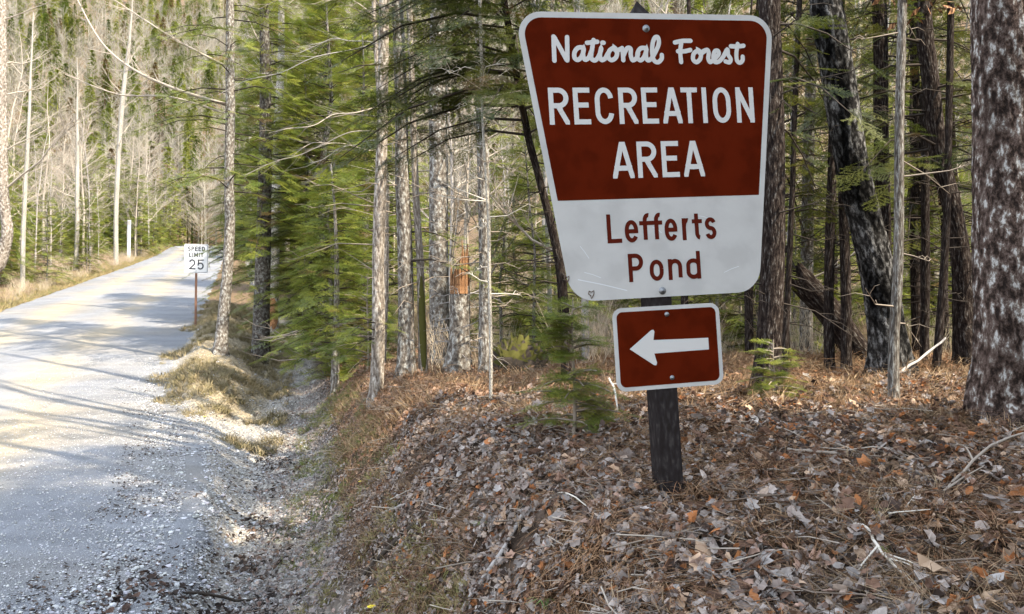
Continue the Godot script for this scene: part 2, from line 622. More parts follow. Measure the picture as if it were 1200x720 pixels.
# strokes of a letter in a unit box of centre lines
func glyph(ch: String) -> Array:
	match ch:
		"R": return [[V(0, 0), V(0, 1)], [V(0, 1), V(0.5, 1)] + arc(0.5, 0.755, 0.5, 0.245, 90, -90) + [V(0, 0.51)], [V(0.6, 0.36), V(1, 0)], [V(0.52, 0.5), V(0.6, 0.36)] + [V(0.62, 0.32)]]
		"P": return [[V(0, 0), V(0, 1)], [V(0, 1), V(0.5, 1)] + arc(0.5, 0.735, 0.5, 0.265, 90, -90) + [V(0, 0.47)]]
		"D": return [[V(0, 0), V(0, 1)], [V(0, 1), V(0.45, 1)] + arc(0.45, 0.5, 0.55, 0.5, 90, -90, 20) + [V(0, 0)]]
		"E": return [[V(0, 0), V(0, 1)], [V(0, 1), V(1, 1)], [V(0, 0.53), V(0.74, 0.53)], [V(0, 0), V(1, 0)]]
		"L": return [[V(0, 0), V(0, 1)], [V(0, 0), V(1, 0)]]
		"C": return [arc(0.5, 0.7, 0.5, 0.3, 8, 180) + arc(0.5, 0.3, 0.5, 0.3, 180, 352)]
		"A": return [[V(0, 0), V(0.5, 1.12)], [V(0.5, 1.12), V(1, 0)], [V(0.2, 0.24), V(0.8, 0.24)]]
		"T": return [[V(0, 1), V(1, 1)], [V(0.5, 0), V(0.5, 1)]]
		"I": return [[V(0.5, 0), V(0.5, 1)]]
		"N": return [[V(0, 0), V(0, 1)], [V(0, 1), V(1, 0)], [V(1, 0), V(1, 1)]]
		"M": return [[V(0, 0), V(0, 1)], [V(0, 1), V(0.5, 0.3)], [V(0.5, 0.3), V(1, 1)], [V(1, 0), V(1, 1)]]
		"O": return [arc(0.5, 0.64, 0.5, 0.36, 0, 180) + arc(0.5, 0.36, 0.5, 0.36, 180, 360) + [V(1, 0.5), V(1, 0.64)]]
		"o": return [arc(0.5, 0.58, 0.5, 0.42, 0, 180) + arc(0.5, 0.42, 0.5, 0.42, 180, 360) + [V(1, 0.5), V(1, 0.58)]]
		"S", "s": return [arc(0.5, 0.755, 0.5, 0.245, 15, 262) + arc(0.5, 0.255, 0.5, 0.255, 82, -165)]
		"2": return [arc(0.5, 0.68, 0.48, 0.32, 170, -35) + [V(0, 0)], [V(0, 0), V(1, 0)]]
		"5": return [[V(0.1, 1), V(0.92, 1)], [V(0.1, 1), V(0.04, 0.5)], arc(0.48, 0.33, 0.52, 0.33, 140, -150, 20)]
		"e": return [[V(0, 0.5), V(1, 0.5)] + arc(0.5, 0.55, 0.5, 0.45, 0, 180) + arc(0.5, 0.42, 0.5, 0.42, 180, 330)]
		"f": return [[V(0.3, 0), V(0.3, 0.8)] + arc(0.85, 0.8, 0.55, 0.2, 180, 75, 8), [V(-0.25, 0.68), V(0.95, 0.68)]]
		"r": return [[V(0, 0), V(0, 1)], arc(0.75, 0.6, 0.75, 0.4, 175, 75, 10)]
		"t": return [[V(0.42, 1), V(0.42, 0.2)] + arc(0.9, 0.2, 0.48, 0.2, 180, 265, 8), [V(0, 0.68), V(0.95, 0.68)]]
		"n": return [[V(0, 0), V(0, 1)], arc(0.5, 0.66, 0.5, 0.34, 178, 0, 14) + [V(1, 0)]]
		"d": return [[V(1, 0), V(1, 1)], arc(0.5, 0.5, 0.5, 0.19, 20, 180, 12) + arc(0.5, 0.2, 0.5, 0.2, 180, 340, 12)]
	return []

func letter(b: Buf, ch: String, x0: float, x1: float, y0: float, y1: float, hw: float, z: float) -> void:
	var k := 0
	for stroke in glyph(ch):
		var pts := PackedVector2Array()
		for p in stroke:
			pts.push_back(Vector2(lerpf(x0 + hw, x1 - hw, p.x), lerpf(y0 + hw, y1 - hw, p.y)))
		var zz := z + 0.00012 * k
		k += 1
		if pts.size() == 2:
			var box := Rect2(minf(x0, x1) - (0.2 * (x1 - x0) if ch == "f" else 0.0), y0, (x1 - x0) * (1.2 if ch == "f" else 1.0), y1 - y0)
			clipped_bar(b, pts[0], pts[1], hw, zz, box)
		else:
			ribbon(b, pts, hw, zz + 0.0003, false)

func word(called: String, items: Array, y0: float, y1: float, hw: float, z: float, m: Material, parent: Node3D) -> void:
	for it in items:
		var b := buf()
		var lo := y0
		var hi := y1
		if it.size() > 3:
			hi = it[3]
		letter(b, it[0], it[1], it[2], lo, hi, hw, z)
		part(called, b.mesh(), m, parent)

func smooth2(pts: Array, n := 6) -> PackedVector2Array:
	var out := PackedVector2Array()
	for k in pts.size() - 1:
		var a: Vector2 = pts[maxi(k - 1, 0)]
		var p: Vector2 = pts[k]
		var q: Vector2 = pts[k + 1]
		var e: Vector2 = pts[mini(k + 2, pts.size() - 1)]
		for i in n:
			out.push_back(p.cubic_interpolate(q, a, e, float(i) / n))
	out.push_back(pts[-1])
	return out

func smooth3(pts: PackedVector3Array, n := 4) -> PackedVector3Array:
	var out := PackedVector3Array()
	for k in pts.size() - 1:
		for i in n:
			out.push_back(pts[k].cubic_interpolate(pts[k + 1], pts[maxi(k - 1, 0)], pts[mini(k + 2, pts.size() - 1)], float(i) / n))
	out.push_back(pts[-1])
	return out

func bolt_mesh(r: float) -> ArrayMesh:
	var b := buf()
	var prof := [[r * 1.7, 0.0], [r * 1.7, 0.0025], [r, 0.0028], [r, 0.006], [r * 0.75, 0.0085], [0.0, 0.0095]]
	for k in prof.size() - 1:
		for j in 14:
			var a0 := TAU * j / 14.0
			var a1 := TAU * (j + 1) / 14.0
			var p: Array = prof[k]
			var q: Array = prof[k + 1]
			var mid := Vector3(cos((a0 + a1) / 2) * 0.5, sin((a0 + a1) / 2) * 0.5, 0.6)
			b.quad(Vector3(cos(a0) * p[0], sin(a0) * p[0], p[1]), Vector3(cos(a1) * p[0], sin(a1) * p[0], p[1]), Vector3(cos(a1) * q[0], sin(a1) * q[0], q[1]), Vector3(cos(a0) * q[0], sin(a0) * q[0], q[1]), mid.normalized())
	return b.mesh()

# ------------------------------------------------------------------ the big sign
func build_sign() -> void:
	var at := on_ground(0.598, 2.825)
	var root := root_at("recreation_area_sign", at)
	var ex := Vector3(0.98076, 0.06138, -0.18532)
	var uy := Vector3(-0.06032, 0.99811, 0.0114)
	root.transform.basis = Basis(ex, uy, ex.cross(uy))
	tag(root, "brown and white trapezoid forest sign with arrow plate on a dark leaning wooden post", "sign")
	var y0 := (2.17854 - at.y) / 0.99811
	# post
	var pb := buf()
	var hw := 0.0445
	var ring := [V(-hw + 0.004, -hw), V(hw - 0.004, -hw), V(hw, -hw + 0.004), V(hw, hw - 0.004), V(hw - 0.004, hw), V(-hw + 0.004, hw), V(-hw, hw - 0.004), V(-hw, -hw + 0.004)]
	var top := y0 + 0.545
	for k in 8:
		var p: Vector2 = ring[k]
		var q: Vector2 = ring[(k + 1) % 8]
		var t := (q - p).normalized()
		pb.quad(Vector3(p.x, -0.3, p.y), Vector3(q.x, -0.3, q.y), Vector3(q.x, top, q.y), Vector3(p.x, top, p.y), Vector3(t.y, 0, -t.x))
		pb.face(Vector3(p.x, top, p.y), Vector3(q.x, top, q.y), Vector3(0, top + 0.075, 0), Vector3(t.y, 0.6, -t.x).normalized())
	var post := part("post", pb.mesh(), M.post, root)
	post.position = Vector3(-0.006, 0, -hw - 0.002)
	# main panel
	var outline := rounded([V(-0.4905, y0 + 0.553), V(0.5205, y0 + 0.553), V(0.3865, y0 - 0.4985), V(-0.3435, y0 - 0.4985)], [0.085, 0.085, 0.1, 0.1])
	var panel := part("main_panel", extrude(outline, 0.0, 0.0028), M.white, root)
	panel.name = "main_panel"
	var inner: Array = Geometry2D.offset_polygon(outline, -0.0215, Geometry2D.JOIN_ROUND)
	var band := PackedVector2Array([V(-1, y0 - 0.1335), V(1, y0 - 0.1335), V(1, y0 + 1), V(-1, y0 + 1)])
	var field: PackedVector2Array = Geometry2D.intersect_polygons(inner[0], band)[0]
	part("brown_field", extrude(field, 0.0029, 0.0034), M.brown, panel)
	var z := 0.0038
	word("letter", [["R", -0.3843, -0.3098], ["E", -0.2925, -0.2294], ["C", -0.2113, -0.141], ["R", -0.1209, -0.0491], ["E", -0.0318, 0.0313], ["A", 0.0482, 0.124], ["T", 0.1228, 0.1883], ["I", 0.205, 0.2259], ["O", 0.2482, 0.3205], ["N", 0.343, 0.4149]], y0 + 0.1416, y0 + 0.2758, 0.0092, z, M.letter_white, panel)
	word("letter", [["A", -0.1599, -0.0773], ["R", -0.0631, 0.0121], ["E", 0.0315, 0.0992], ["A", 0.1162, 0.1987]], y0 - 0.0582, y0 + 0.0757, 0.0092, z, M.letter_white, panel)
	var xh := y0 - 0.212
	word("letter", [["L", -0.1959, -0.1404], ["e", -0.1284, -0.0769, xh], ["f", -0.0640, -0.0262], ["f", -0.0200, 0.0178], ["e", 0.0253, 0.0753, xh], ["r", 0.0942, 0.1269, xh], ["t", 0.1338, 0.1742], ["s", 0.1848, 0.2291, xh]], y0 - 0.294, y0 - 0.1885, 0.0078, 0.0034, M.letter_brown, panel)
	xh = y0 - 0.361
	word("letter", [["P", -0.1234, -0.0662], ["o", -0.0425, 0.0114, xh], ["n", 0.0296, 0.0841, xh], ["d", 0.1004, 0.1574]], y0 - 0.4385, y0 - 0.3353, 0.0078, 0.0034, M.letter_brown, panel)
	# the brush-script line, drawn as pen strokes (x to the right, y downwards)
	var script := [
		[[V(350, 312), V(353, 400), V(358, 515)]], [[V(356, 318), V(405, 410), V(456, 508)]], [[V(462, 512), V(461, 420), V(459, 316)]],
		[[V(590, 402), V(550, 405), V(522, 440), V(520, 487), V(545, 508), V(575, 485), V(592, 440), V(595, 408), V(590, 465), V(605, 505), V(636, 488), V(655, 440)]],
		[[V(676, 338), V(664, 410), V(656, 485), V(682, 512), V(712, 488), V(735, 430), V(737, 408), V(728, 470), V(740, 507), V(770, 495), V(795, 450)]], [[V(622, 362), V(660, 358), V(706, 352)]], [[V(748, 360), V(753, 360), V(758, 361)]],
		[[V(842, 402), V(806, 430), V(797, 483), V(826, 508), V(862, 482), V(870, 432), V(848, 402), V(862, 428), V(908, 408)]],
		[[V(912, 405), V(918, 450), V(922, 508)]], [[V(922, 470), V(952, 408), V(982, 410), V(984, 465), V(1000, 507), V(1032, 490), V(1046, 450)]],
		[[V(1112, 402), V(1068, 405), V(1042, 443), V(1042, 488), V(1067, 508), V(1095, 482), V(1112, 435), V(1117, 405), V(1112, 468), V(1126, 507), V(1155, 495), V(1190, 440), V(1220, 365), V(1214, 312), V(1190, 310), V(1170, 355), V(1164, 440), V(1180, 508), V(1215, 524), V(1244, 495), V(1246, 462)]],
		[[V(1358, 352), V(1420, 338), V(1492, 336)]], [[V(1414, 345), V(1404, 430), V(1411, 522)]], [[V(1384, 428), V(1440, 428), V(1490, 416)]],
		[[V(1552, 422), V(1520, 448), V(1514, 498), V(1542, 522), V(1574, 497), V(1582, 445), V(1560, 418), V(1578, 446), V(1622, 420)]],
		[[V(1600, 428), V(1636, 414), V(1650, 440), V(1646, 490), V(1662, 520), V(1692, 500), V(1736, 452), V(1730, 422), V(1704, 426), V(1690, 470), V(1700, 516), V(1738, 515), V(1775, 475), V(1812, 410), V(1820, 455), V(1842, 492), V(1830, 522), V(1796, 514)]],
		[[V(1905, 360), V(1893, 440), V(1898, 505), V(1922, 525), V(1946, 505), V(1948, 472)]], [[V(1844, 380), V(1900, 382), V(1956, 375)]],
	]
	var k := 0
	for s in script:
		var pts := []
		for p in s[0]:
			var px: float = 600.0 + p.x / 7.2
			var py: float = p.y / 7.2
			pts.push_back(V(-0.3559 + 0.003325 * ((px - 647.0) - 0.063 * (py - 42.0)), y0 + 0.466 - 0.00311 * (py - 42.0)))
		var b := buf()
		ribbon(b, smooth2(pts), 0.0083, z + 0.0001 * (k % 5), true)
		part("script_stroke", b.mesh(), M.letter_white, panel)
		k += 1
	# arrow plate
	var plate := part("arrow_plate", extrude(rounded([V(-0.1955, y0 - 0.531), V(0.2195, y0 - 0.531), V(0.2195, y0 - 0.834), V(-0.1955, y0 - 0.834)], [0.036, 0.036, 0.036, 0.036]), 0.0, 0.0025), M.white, root)
	part("brown_field", extrude(rounded([V(-0.1805, y0 - 0.546), V(0.2045, y0 - 0.546), V(0.2045, y0 - 0.819), V(-0.1805, y0 - 0.819)], [0.022, 0.022, 0.022, 0.022]), 0.0026, 0.0031), M.brown, plate)
	var ar := PackedVector2Array([V(-0.1383, -0.6816), V(-0.052, -0.618), V(-0.0435, -0.6165), V(-0.0395, -0.6235), V(-0.0455, -0.6545), V(0.169, -0.6592), V(0.1686, -0.7023), V(-0.0455, -0.7035), V(-0.037, -0.7385), V(-0.0405, -0.7465), V(-0.0475, -0.7465)])
	for i in ar.size():
		ar[i].y += y0
	part("arrow", extrude(ar, 0.0032, 0.0036), M.letter_white, plate)
	for bp in [[0.0037, 0.4955, 0.008], [0.0007, -0.476, 0.008], [0.0124, -0.5633, 0.005], [0.0171, -0.796, 0.005]]:
		var o := part("bolt", bolt_mesh(bp[2]), M.bolt, root)
		o.position = Vector3(bp[0], y0 + bp[1], 0.0034)
	# scratches in the white sheeting
	for sc in [[-0.315, -0.42, -0.135, -0.468, 0.0016], [-0.29, -0.395, -0.23, -0.417, 0.001], [-0.30, -0.30, -0.27, -0.345, 0.0009], [0.16, -0.205, 0.2, -0.215, 0.0008], [-0.02, -0.24, 0.012, -0.262, 0.0012], [0.25, -0.42, 0.31, -0.40, 0.0009]]:
		var scratch := buf()
		ribbon(scratch, PackedVector2Array([V(sc[0], y0 + sc[1]), V((sc[0] + sc[2]) / 2.0, y0 + (sc[1] + sc[3]) / 2.0 + 0.002), V(sc[2], y0 + sc[3])]), sc[4], 0.0030, true)
		part("scratch", scratch.mesh(), M.scratch, panel)
	# torn sheeting at the lower left corner
	for hp in [[-0.2696, -0.4735, 1.0], [-0.3570, -0.4147, 0.8]]:
		var b := buf()
		var rim := PackedVector3Array()
		for i in 9:
			var a := TAU * i / 8.0
			var r: float = 0.016 * hp[2] * (0.75 + 0.35 * sin(i % 8 * 2.3))
			rim.push_back(Vector3(cos(a) * r * 0.8, sin(a) * r, 0.0034 + 0.004 * (i % 2) * (1 if i < 8 else 0)))
		b.tube(rim, PackedFloat32Array([0.0016, 0.0022, 0.0014, 0.0024, 0.0016, 0.002, 0.0014, 0.0022, 0.0016]), 4)
		var o := part("torn_sheeting", b.mesh(), M.hole, root)
		o.position = Vector3(hp[0], y0 + hp[1], 0.0)

func build_speed_sign() -> void:
	var root := root_at("speed_limit_sign", on_ground(-9.28, 22.5))
	root.rotation.y = 0.22
	tag(root, "white speed limit 25 sign on a thin rusty post at the road edge", "sign")
	var b := buf()
	b.box(Vector3(0, 0.75, -0.012), Vector3(0.03, 1.05, 0.006))
	b.box(Vector3(-0.027, 0.75, -0.026), Vector3(0.004, 1.05, 0.009))
	b.box(Vector3(0.027, 0.75, -0.026), Vector3(0.004, 1.05, 0.009))
	part("post", b.mesh(), M.rust, root)
	b = buf()
	b.box(Vector3(0, 2.0, -0.013), Vector3(0.029, 0.42, 0.009))
	part("post_top", b.mesh(), M.galv, root)
	var w := 0.33
	var lo := 1.58
	var hi := 2.43
	var panel := part("panel", extrude(rounded([V(-w, hi), V(w, hi), V(w, lo), V(-w, lo)], [0.04, 0.04, 0.04, 0.04]), 0.0, 0.003), M.speed_white, root)
	var border := buf()
	var br := rounded([V(-w + 0.022, hi - 0.022), V(w - 0.022, hi - 0.022), V(w - 0.022, lo + 0.022), V(-w + 0.022, lo + 0.022)], [0.03, 0.03, 0.03, 0.03])
	br.push_back(br[0])
	ribbon(border, br, 0.006, 0.0042, false)
	part("border", border.mesh(), M.ink, panel)
	var lw := 0.082
	var x := -0.236
	var row := []
	for ch in "SPEED":
		row.push_back([ch, x, x + lw])
		x += 0.0975
	word("letter", row, 2.22, 2.36, 0.0145, 0.0042, M.ink, panel)
	word("letter", [["L", -0.2, -0.13], ["I", -0.11, -0.085], ["M", -0.06, 0.05], ["I", 0.075, 0.1], ["T", 0.115, 0.2]], 2.04, 2.18, 0.0145, 0.0042, M.ink, panel)
	word("numeral", [["2", -0.2, -0.02], ["5", 0.03, 0.21]], 1.68, 1.98, 0.02, 0.0042, M.ink, panel)
	var bm := bolt_mesh(0.008)
	for y in [2.39, 1.64]:
		var o := part("bolt", bm, M.bolt, root)
		o.position = Vector3(0, y, 0.003)

# ------------------------------------------------------------------ foliage meshes
# a flat evergreen spray, one unit long: a twig with side twigs set with needles, every needle a leaf-sized face
func make_spray(side: int, needle: float, width: float, gap: float, sd: int, lift: float) -> ArrayMesh:
	rng.seed = sd
	var b := buf(true)
	var wood := Color(0.9, 0.55, 0.35)
	var twigs := [[Vector3.ZERO, Vector3(1, -0.02, 0)]]
	for k in side:
		var t := 0.06 + 0.86 * (k + rng.randf() * 0.5) / side
		var s := 1.0 if k % 2 == 0 else -1.0
		var l := (0.48 * (1.0 - t) + 0.12) * rng.randf_range(0.75, 1.15)
		var a := deg_to_rad(rng.randf_range(38, 58))
		twigs.push_back([Vector3(t, -0.03 * t, 0), Vector3(cos(a) * l, rng.randf_range(-0.1, 0.08) * l, sin(a) * l * s)])
	for tw in twigs.duplicate():
		if rng.randf() < 0.45 and tw[0] != Vector3.ZERO:
			var l2: float = tw[1].length()
			twigs.push_back([tw[0] + tw[1] * rng.randf_range(0.35, 0.6), tw[1].rotated(Vector3.UP, rng.randf_range(0.4, 0.9) * (1.0 if rng.randf() < 0.5 else -1.0)) * rng.randf_range(0.3, 0.55) + Vector3(0, -0.08 * l2, 0)])
	for tw in twigs:
		var o: Vector3 = tw[0]
		var d: Vector3 = tw[1]
		var l := d.length()
		var u := d / l
		var across := Vector3(-u.z, 0, u.x).normalized()
		var wv := across * 0.004
		b.face(o - wv, o + wv, o + d, Vector3.UP, wood)
		var n := int(l / gap)
		for k in n:
			var at := o + u * (gap * (k + 0.3 + 0.5 * rng.randf()))
			for s in [-1.0, 1.0]:
				var dir: Vector3 = (across * s * 0.85 + u * rng.randf_range(0.3, 0.8) + Vector3.UP * rng.randf_range(-0.25, 0.35) * lift).normalized()
				var nl := needle * rng.randf_range(0.75, 1.15)
				var wd := u * width * 0.5
				var nn := (dir.cross(u)).normalized()
				if nn.y < 0.0:
					nn = -nn
				nn = (nn + Vector3(0, 0.6, 0)).normalized()
				b.face(at - wd, at + wd, at + dir * nl, nn, Color.WHITE)
	return b.mesh()

# a dead leaf about one unit long: a folded, curled and crinkled blade, browner along the rib and the rim
func make_leaf(sd: int, lobes: float, curl: float, fold: float, slim: float) -> ArrayMesh:
	rng.seed = sd
	var b := buf(true)
	var n := 5
	var rib := PackedVector3Array()
	var le := PackedVector3Array()
	var re := PackedVector3Array()
	var tl := []
	var tr := []
	var twist := rng.randf_range(-0.5, 0.5)
	for k in n + 1:
		var t := float(k) / n
		var w := sin(PI * pow(t, 0.8)) * slim * (1.0 + lobes * (0.5 if k % 2 == 1 else -0.4)) * rng.randf_range(0.8, 1.15)
		if k == 0 or k == n:
			w = 0.0
		var a := curl * (t - 0.5)
		var p := Vector3(sin(a) / curl, (1.0 - cos(a)) / curl, 0.0)
		var roll := twist * (t - 0.5)
		rib.push_back(p)
		var fl := fold * rng.randf_range(0.3, 1.6)
		var fr := fold * rng.randf_range(-0.1, 1.8)
		le.push_back(p + Vector3(rng.randf_range(-0.07, 0.07), w * (fl * cos(roll) + sin(roll)), w * cos(fl)))
		re.push_back(p + Vector3(rng.randf_range(-0.07, 0.07), w * (fr * cos(roll) - sin(roll)), -w * cos(fr)))
		tl.push_back(rng.randf_range(0.6, 1.15))
		tr.push_back(rng.randf_range(0.6, 1.15))
	for k in n:
		for side in 2:
			var e := le if side == 0 else re
			var tt: Array = tl if side == 0 else tr
			var corners := [[rib[k], 0.72], [rib[k + 1], 0.72], [e[k], tt[k]], [e[k + 1], tt[k + 1]]]
			for tri in ([[0, 2, 1]] if k > 0 else []) + ([[1, 2, 3]] if k < n - 1 else []):
				var q := [corners[tri[0]], corners[tri[1]], corners[tri[2]]]
				var nn: Vector3 = (q[1][0] - q[0][0]).cross(q[2][0] - q[0][0]).normalized()
				if nn.y < 0.0:
					nn = -nn
					q = [q[0], q[2], q[1]]
				var at := b.v.size()
				for c in [q[0], q[2], q[1]]:
					b.vert(c[0], nn, Vector2.ZERO, Color(c[1], c[1], c[1]))
				b.tri(at, at + 1, at + 2)
	# stalk
	b.tube(PackedVector3Array([rib[0], rib[0] + Vector3(-0.12, 0.02, 0.02), rib[0] + Vector3(-0.25, 0.06, 0.05)]), PackedFloat32Array([0.012, 0.01, 0.007]), 3, 1.0, 1.0, Color(0.6, 0.5, 0.4))
	return b.mesh()

func make_stone(sd: int) -> ArrayMesh:
	rng.seed = sd
	var b := buf()
	var pts := PackedVector3Array()
	var g := (1.0 + sqrt(5.0)) / 2.0
	for s in [[-1, g, 0], [1, g, 0], [-1, -g, 0], [1, -g, 0], [0, -1, g], [0, 1, g], [0, -1, -g], [0, 1, -g], [g, 0, -1], [g, 0, 1], [-g, 0, -1], [-g, 0, 1]]:
		pts.push_back(Vector3(s[0], s[1] * 0.65, s[2]).normalized() * rng.randf_range(0.38, 0.62) * Vector3(1.1, 0.7, 0.9))
	for f in [[0, 11, 5], [0, 5, 1], [0, 1, 7], [0, 7, 10], [0, 10, 11], [1, 5, 9], [5, 11, 4], [11, 10, 2], [10, 7, 6], [7, 1, 8], [3, 9, 4], [3, 4, 2], [3, 2, 6], [3, 6, 8], [3, 8, 9], [4, 9, 5], [2, 4, 11], [6, 2, 10], [8, 6, 7], [9, 8, 1]]:
		var a := pts[f[0]]
		var c := pts[f[1]]
		var d := pts[f[2]]
		var nn := (c - a).cross(d - a).normalized()
		if nn.dot(a + c + d) < 0.0:
			nn = -nn
		b.face(a, c, d, nn)
	return b.mesh()

# a tuft of thin blades
func make_tuft(sd: int, blades: int, spread: float, width: float) -> ArrayMesh:
	rng.seed = sd
	var b := buf()
	for k in blades:
		var a := rng.randf() * TAU
		var lean := rng.randf_range(0.1, 1.0) * spread
		var d := Vector3(cos(a), 0, sin(a))
		var w := Vector3(-d.z, 0, d.x) * width
		var h := rng.randf_range(0.5, 1.0)
		var o := d * rng.randf() * 0.12 + Vector3(rng.randf_range(-0.06, 0.06), 0, rng.randf_range(-0.06, 0.06))
		var m := o + d * lean * 0.35 * h + Vector3(0, 0.6 * h, 0)
		var e := o + d * lean * h + Vector3(0, h * (1.0 - 0.55 * lean), 0)
		var nn := (d + Vector3(0, 0.5, 0)).normalized()
		b.quad(o - w, o + w, m + w * 0.8, m - w * 0.8, nn)
		b.face(m - w * 0.8, m + w * 0.8, e, nn)
	return b.mesh()

# ------------------------------------------------------------------ trees
func green() -> Color:
	var t := rng.randf()
	var c := Color(0.088, 0.12, 0.017).lerp(Color(0.25, 0.265, 0.04), pow(t, 1.7))
	if rng.randf() < 0.06:
		c = Color(0.15, 0.10, 0.035)
	return c

# trunk with flare, wobble and bark relief along a path; returns the smoothed path
func trunk_tube(b: Buf, pts: PackedVector3Array, rad: PackedFloat32Array, sides: int, ring: float, rough: float, flare: float, urep: float) -> void:
	var sp := PackedVector3Array()
	var sr := PackedFloat32Array()
	for k in pts.size() - 1:
		var n := maxi(1, int(ceil(pts[k].distance_to(pts[k + 1]) / ring)))
		for i in n:
			var t := float(i) / n
			sp.push_back(pts[k].cubic_interpolate(pts[k + 1], pts[maxi(k - 1, 0)], pts[mini(k + 2, pts.size() - 1)], t))
			sr.push_back(lerpf(rad[k], rad[k + 1], t))
	sp.push_back(pts[-1])
	sr.push_back(rad[-1])
	var first := b.v.size()
	b.tube(sp, sr, sides, 1.0, urep)
	var w := sides + 1
	var off := rng.randf() * 500.0
	for k in sp.size():
		for j in w:
			var a := TAU * (j % sides) / sides
			var id := first + k * w + j
			var nn := b.n[id]
			var y := sp[k].y
			var q := 1.0 + rough * (bump.get_noise_3d(cos(a) * 40.0 + off, y * 60.0, sin(a) * 40.0) + 0.6 * bump.get_noise_3d(cos(a) * 130.0, y * 160.0 + off, sin(a) * 130.0))
			if flare > 0.0:
				q += flare * exp(-maxf(y, 0.0) / (sr[0] * 1.1)) * (0.55 + 0.45 * sin(a * 4.0 + off) + 0.3 * sin(a * 7.0 + off * 2.0))
			b.v[id] = sp[k] + nn * sr[k] * q
			if b.colored:
				var g := clampf(tone_mid + tone_amp * patch.get_noise_3d(cos(a) * 14.0 + off, y * 22.0, sin(a) * 14.0), 0.1, 1.25)
				b.c[id] = Color(g, g, g)
	if rough > 0.04:
		# normals of the displaced bark
		for k in sp.size():
			for j in w:
				var id := first + k * w + j
				var du := b.v[first + k * w + (j + 1) % sides] - b.v[first + k * w + (j + sides - 1) % sides]
				var dv := b.v[first + mini(k + 1, sp.size() - 1) * w + j] - b.v[first + maxi(k - 1, 0) * w + j]
				var nn := du.cross(dv).normalized()
				if nn.dot(b.n[id]) < 0.0:
					nn = -nn
				b.n[id] = nn

func path_at(pts: PackedVector3Array, y: float) -> Vector3:
	for k in pts.size() - 1:
		if y <= pts[k + 1].y:
			return pts[k].lerp(pts[k + 1], clampf((y - pts[k].y) / maxf(pts[k + 1].y - pts[k].y, 0.001), 0.0, 1.0))
	return pts[-1]

# evergreen limbs and sprays round a trunk path
func foliate(root: Node3D, pts: PackedVector3Array, opt: Dictionary) -> void:
	var top: float = pts[-1].y
	var first: float = opt.first
	var maxlen: float = opt.maxlen
	var step: float = opt.get("step", 0.3)
	var per: int = opt.get("per", 4)
	var gap: float = opt.get("gap", 0.2)
	var size: float = opt.get("size", 0.42)
	var dense: float = opt.get("dense", 1.0)
	var inner: float = opt.get("inner", 0.25)
	var droop: float = opt.get("droop", 0.3)
	var bias: Vector3 = opt.get("bias", Vector3.ZERO)
	var upto: float = opt.get("upto", top)
	var tone: float = opt.get("tone", 1.0)  # below one: deeper hemlock green, with shade also put into the colour
	var b := buf()
	var where := []
	var tints := PackedColorArray()
	var y := first
	while y < minf(top - 0.1, upto):
		var t := (y - first) / maxf(top - first, 0.1)
		for k in per:
			if rng.randf() > dense:
				continue
			var a := rng.randf() * TAU
			var l := maxlen * (pow(1.0 - t, 0.75) * 0.92 + 0.08) * rng.randf_range(0.55, 1.1)
			var d := Vector3(cos(a), 0, sin(a))
			if bias != Vector3.ZERO:
				d = (d + bias).normalized()
				l *= clampf(0.55 + 0.5 * d.dot(bias.normalized()), 0.3, 1.2)
			var o := path_at(pts, y + rng.randf_range(-0.12, 0.12))
			var rise := rng.randf_range(0.0, 0.35) + 0.5 * t * t
			var line := PackedVector3Array()
			var thick := PackedFloat32Array()
			for i in 4:
				var s := i / 3.0
				line.push_back(o + d * l * s + Vector3(0, l * (rise * s - (droop + 0.1) * s * s), 0))
				thick.push_back(lerpf(0.006 + 0.007 * l, 0.003, s))
			b.tube(line, thick, 4)
			var s := inner + rng.randf() * 0.1
			while s < 1.0:
				var p := line[0].lerp(line[1], s * 3.0) if s < 0.333 else (line[1].lerp(line[2], s * 3.0 - 1.0) if s < 0.667 else line[2].lerp(line[3], s * 3.0 - 2.0))
				for side in [-1.0, 1.0]:
					if rng.randf() < 0.15:
						continue
					var dir: Vector3 = d.rotated(Vector3.UP, side * deg_to_rad(rng.randf_range(25, 70)))
					dir.y = rise * 0.5 - droop * s + rng.randf_range(-0.3, 0.15)
					dir = dir.normalized()
					var up := (Vector3.UP + Vector3(rng.randf_range(-0.8, 0.8), 0, rng.randf_range(-0.5, 1.0))).normalized()
					var zz := dir.cross(up).normalized()
					var sc := size * lerpf(1.15, 0.7, s) * rng.randf_range(0.7, 1.15)
					where.push_back(Transform3D(Basis(dir * sc, zz.cross(dir) * sc, zz * sc), p))
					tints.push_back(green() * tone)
				s += gap / maxf(l, 0.2) * rng.randf_range(0.8, 1.2)
			var td := (line[3] - line[2]).normalized()
			var tz := td.cross(Vector3.UP).normalized()
			where.push_back(Transform3D(Basis(td * size, tz.cross(td) * size, tz * size), line[3]))
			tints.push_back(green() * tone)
		y += step * rng.randf_range(0.7, 1.3)
	if b.v.size():
		part("branches", b.mesh(), opt.get("wood", M.dark_twig), root, true)
	if where.size():
		var kinds: Array = opt.get("spray", spray_mid)
		for q in kinds.size():
			var some := []
			var tones := PackedColorArray()
			for k in range(q, where.size(), kinds.size()):
				some.push_back(where[k])
				tones.push_back(tints[k])
			scatter("crown", kinds[q], M.needles, some, tones, root)

